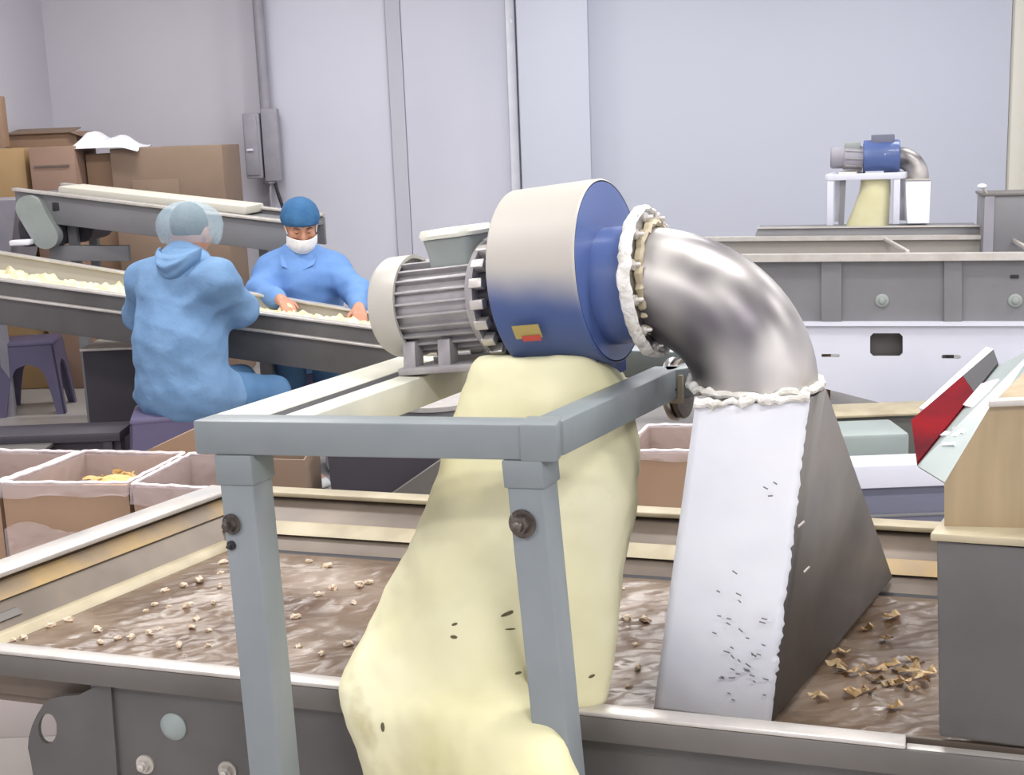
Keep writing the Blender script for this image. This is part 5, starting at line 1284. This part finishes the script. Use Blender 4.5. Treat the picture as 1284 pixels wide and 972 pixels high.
    # eyes and brows
    for s in (-1, 1):
        mb = MB(); mb.M = HM; mb.ellip((s*0.031, 0.079, -0.001), 0.0125, 0.010, 0.0095, 14, 10); ey = mb.build('eye', M_EYE, root)
        mb = MB(); mb.M = HM; mb.ellip((s*0.031, 0.0862, -0.005), 0.0065, 0.0035, 0.005, 12, 8); mb.build('iris', M_DARK, ey)
        mb = MB(); mb.M = HM; mb.tube([(s*0.014, 0.0965, 0.019), (s*0.03, 0.095, 0.025), (s*0.05, 0.081, 0.021)], [0.002, 0.0035, 0.0018], 8); mb.build('eyebrow', M_HAIR, root)
        mb = MB(); mb.M = HM; mb.ellip((s*0.031, 0.0800, 0.0012), 0.0150, 0.0125, 0.0092, 14, 10); mb.build('eyelid', M_SKIN, root)
    return root, HM, bd
# --- worker seen from behind
Y1 = 5.42
J = dict(pelvis=D(228, 478, Y1+0.0), waist=D(226, 430, Y1+0.03), chest=D(226, 372, Y1+0.10), neck=D(232, 325, Y1+0.16),
         sL=D(184, 352, Y1+0.23), sR=D(272, 352, Y1-0.02), eL=D(176, 396, Y1+0.34), eR=D(302, 388, Y1+0.13), wL=D(205, 372, Y1+0.58), wR=D(296, 372, Y1+0.46),
         hL=D(208, 492, Y1+0.06), hR=D(250, 494, Y1-0.03), kL=D(300, 480, Y1+0.46), kR=D(342, 494, Y1+0.30))
for s in 'LR': k = J['k'+s]; J['a'+s] = V3((k.x+0.05, k.y+0.10, 0.09))
hd1 = D(240, 289, Y1+0.22)
J = {k: V3(v) for k, v in J.items()}
WR1 = [(24, 10, 62, 0.0, 0.6), (-38, 14, 48, 1.7, 0.6), (56, -20, 24, 0.6, 0.4), (10, 50, -60, 2.2, 0.4)]
p1, HM1, _ = person(J, (J['pelvis'].x, J['pelvis'].y, 0), 'person seated with back to the camera in light blue smock and pale see-through hair net', hd1, (0.24, 0.93, -0.26), 0, M_SMOCK, WR1)
# bouffant net
def bouffant(HM, rx, ry, rzt, rzb, m, root, seed, tilt, ruff=0.05, n=56):
    mb = MB(); mb.M = HM @ Matrix.Rotation(tilt, 4, 'X'); LL = []
    prof = [(0.0, 1.0, 0.06), (0.0, 0.97, 0.30), (0, 0.86, 0.58), (0, 0.66, 0.82), (0, 0.40, 0.97), (0, 0.10, 1.02), (0, -0.18, 0.99), (0, -0.40, 0.93), (0, -0.52, 0.88), (0, -0.56, 0.84)]
    for j, (_, z, r) in enumerate(prof):
        L_ = []
        for k in range(n):
            a = 2*math.pi*k/n; w = 1+ruff*noise.noise(V3((math.cos(a)*3, math.sin(a)*3, z*2+seed)))*(1.2 if j > 4 else 0.7)+(0.02*math.sin(a*17) if j > 6 else 0)
            L_.append((rx*r*w*math.cos(a), ry*r*w*math.sin(a)-0.012, (rzt if z > 0 else rzb)*z+0.02))
        LL.append(L_)
    o = mb.loft(LL, True, False).build('hair_net', m, root); return o
bn = bouffant(HM1, 0.138, 0.142, 0.108, 0.14, M_NET, p1, 2.0, 0.12, 0.07); bn['label'] = 'pale see-through blue hair net'
# hood folded on the back of the smock
hc = D(217, 340, Y1+0.02)
bk = V3((-0.42, -0.9, 0)).normalized(); sd = V3((0.9, -0.42, 0)); Mh = Matrix(((sd.x, -bk.x, 0, 0), (sd.y, -bk.y, 0, 0), (0, 0, 1, 0), (0, 0, 0, 1)))
w0 = D(218, 338, Y1-0.025)
MM = Matrix.Translation(w0) @ Mh
def hoodf(u, v):
    q = 2*u-1; w = max(0.0, 1-q*q)
    out = -0.055+0.118*(w**0.55)*math.sin(math.pi*(0.16+0.80*v))**0.8
    fold = 0.007*math.sin(15*v-4.2*w+0.6)*w*min(1, 6*(1-v))+0.004*noise.noise(V3((q*3, v*5, 1)))*w
    lip = 0.012*math.exp(-((v-0.10)/0.06)**2)*w
    return MM @ V3((q*0.112*(1-0.30*v*v), -(out+fold+lip), 0.088-0.155*v*(0.55+0.45*w)-0.025*w*(1-v)))
mb = MB(); mb.grid(36, 30, hoodf); o = mb.build('folded_hood', M_SMOCK, p1, 180); mo = o.modifiers.new('s', 'SOLIDIFY'); mo.thickness = 0.006
# --- worker facing the camera
Y2 = 6.72
J = dict(pelvis=D(385, 420, Y2+0.06), waist=D(384, 392, Y2+0.03), chest=D(380, 352, Y2-0.02), neck=D(377, 318, Y2-0.04),
         sR=D(342, 340, Y2+0.0), sL=D(418, 340, Y2-0.0), eR=D(326, 366, Y2-0.14), eL=D(447, 366, Y2-0.20), wR=D(352, 376, Y2-0.42), wL=D(450, 386, Y2-0.46),
         hR=D(362, 428, Y2+0.02), hL=D(404, 428, Y2+0.02), kR=D(362, 440, Y2-0.36), kL=D(410, 446, Y2-0.36))
J = {k: V3(v) for k, v in J.items()}
for s in 'LR':
    k = J['k'+s]; J['a'+s] = V3((k.x, k.y+0.04, 0.09))
hd2 = D(377, 281, Y2-0.10)
WR2 = [(22, 10, 58, 0.9, 0.6), (-36, 14, 50, 2.7, 0.6), (54, -18, 22, 0.2, 0.4), (-10, 48, 62, 1.2, 0.4)]
p2_, HM2, _ = person(J, (J['pelvis'].x, J['pelvis'].y, 0), 'person facing the camera in blue smock, dark blue cap and white mask, looking down', hd2, (0.24, -0.85, -0.40), 0, M_SMOCK2, WR2)
cp = bouffant(HM2, 0.100, 0.116, 0.118, 0.034, M_CAPB, p2_, 7.0, 0.27, 0.07); cp.name = 'cap'
mb = MB(); mb.M = HM2
def maskf(u, v):
    a = (u-0.5)*2; x = a*0.077
    y = 0.116-0.075*abs(a)**2.2+0.012*math.cos((v-0.35)*3.0)*(1-a*a)
    z = -0.030-0.092*v*(1-0.22*a*a)-0.012*(1-v)*a*a
    z += 0.0015*math.sin(v*26)*(1-a*a)
    return (x, y-0.018*max(0, v-0.6)*2, z)
o = mb.grid(20, 18, maskf).build('mask', M_MASK, p2_); mo = o.modifiers.new('s', 'SOLIDIFY'); mo.thickness = 0.003
for s in (-1, 1):
    mb = MB(); mb.M = HM2; mb.tube([(s*0.074, 0.04, -0.03), (s*0.085, 0.0, 0.0), (s*0.086, -0.02, 0.01)], 0.0022, 6); mb.build('mask_strap', M_MASK, p2_)
# lapels
nk = J['neck']
for s in (-1, 1):
    a = nk+V3((s*0.085, -0.05, 0.015)); b = nk+V3((s*0.012, -0.135, -0.085)); c = nk+V3((s*0.085, -0.125, -0.05)); d = nk+V3((s*0.10, -0.06, -0.012))
    MB().hexa([p for p in (a, b, c, d)]+[p+V3((0, -0.008, 0.004)) for p in (a, b, c, d)], 0.003).build('lapel', M_SMOCK2, p2_)
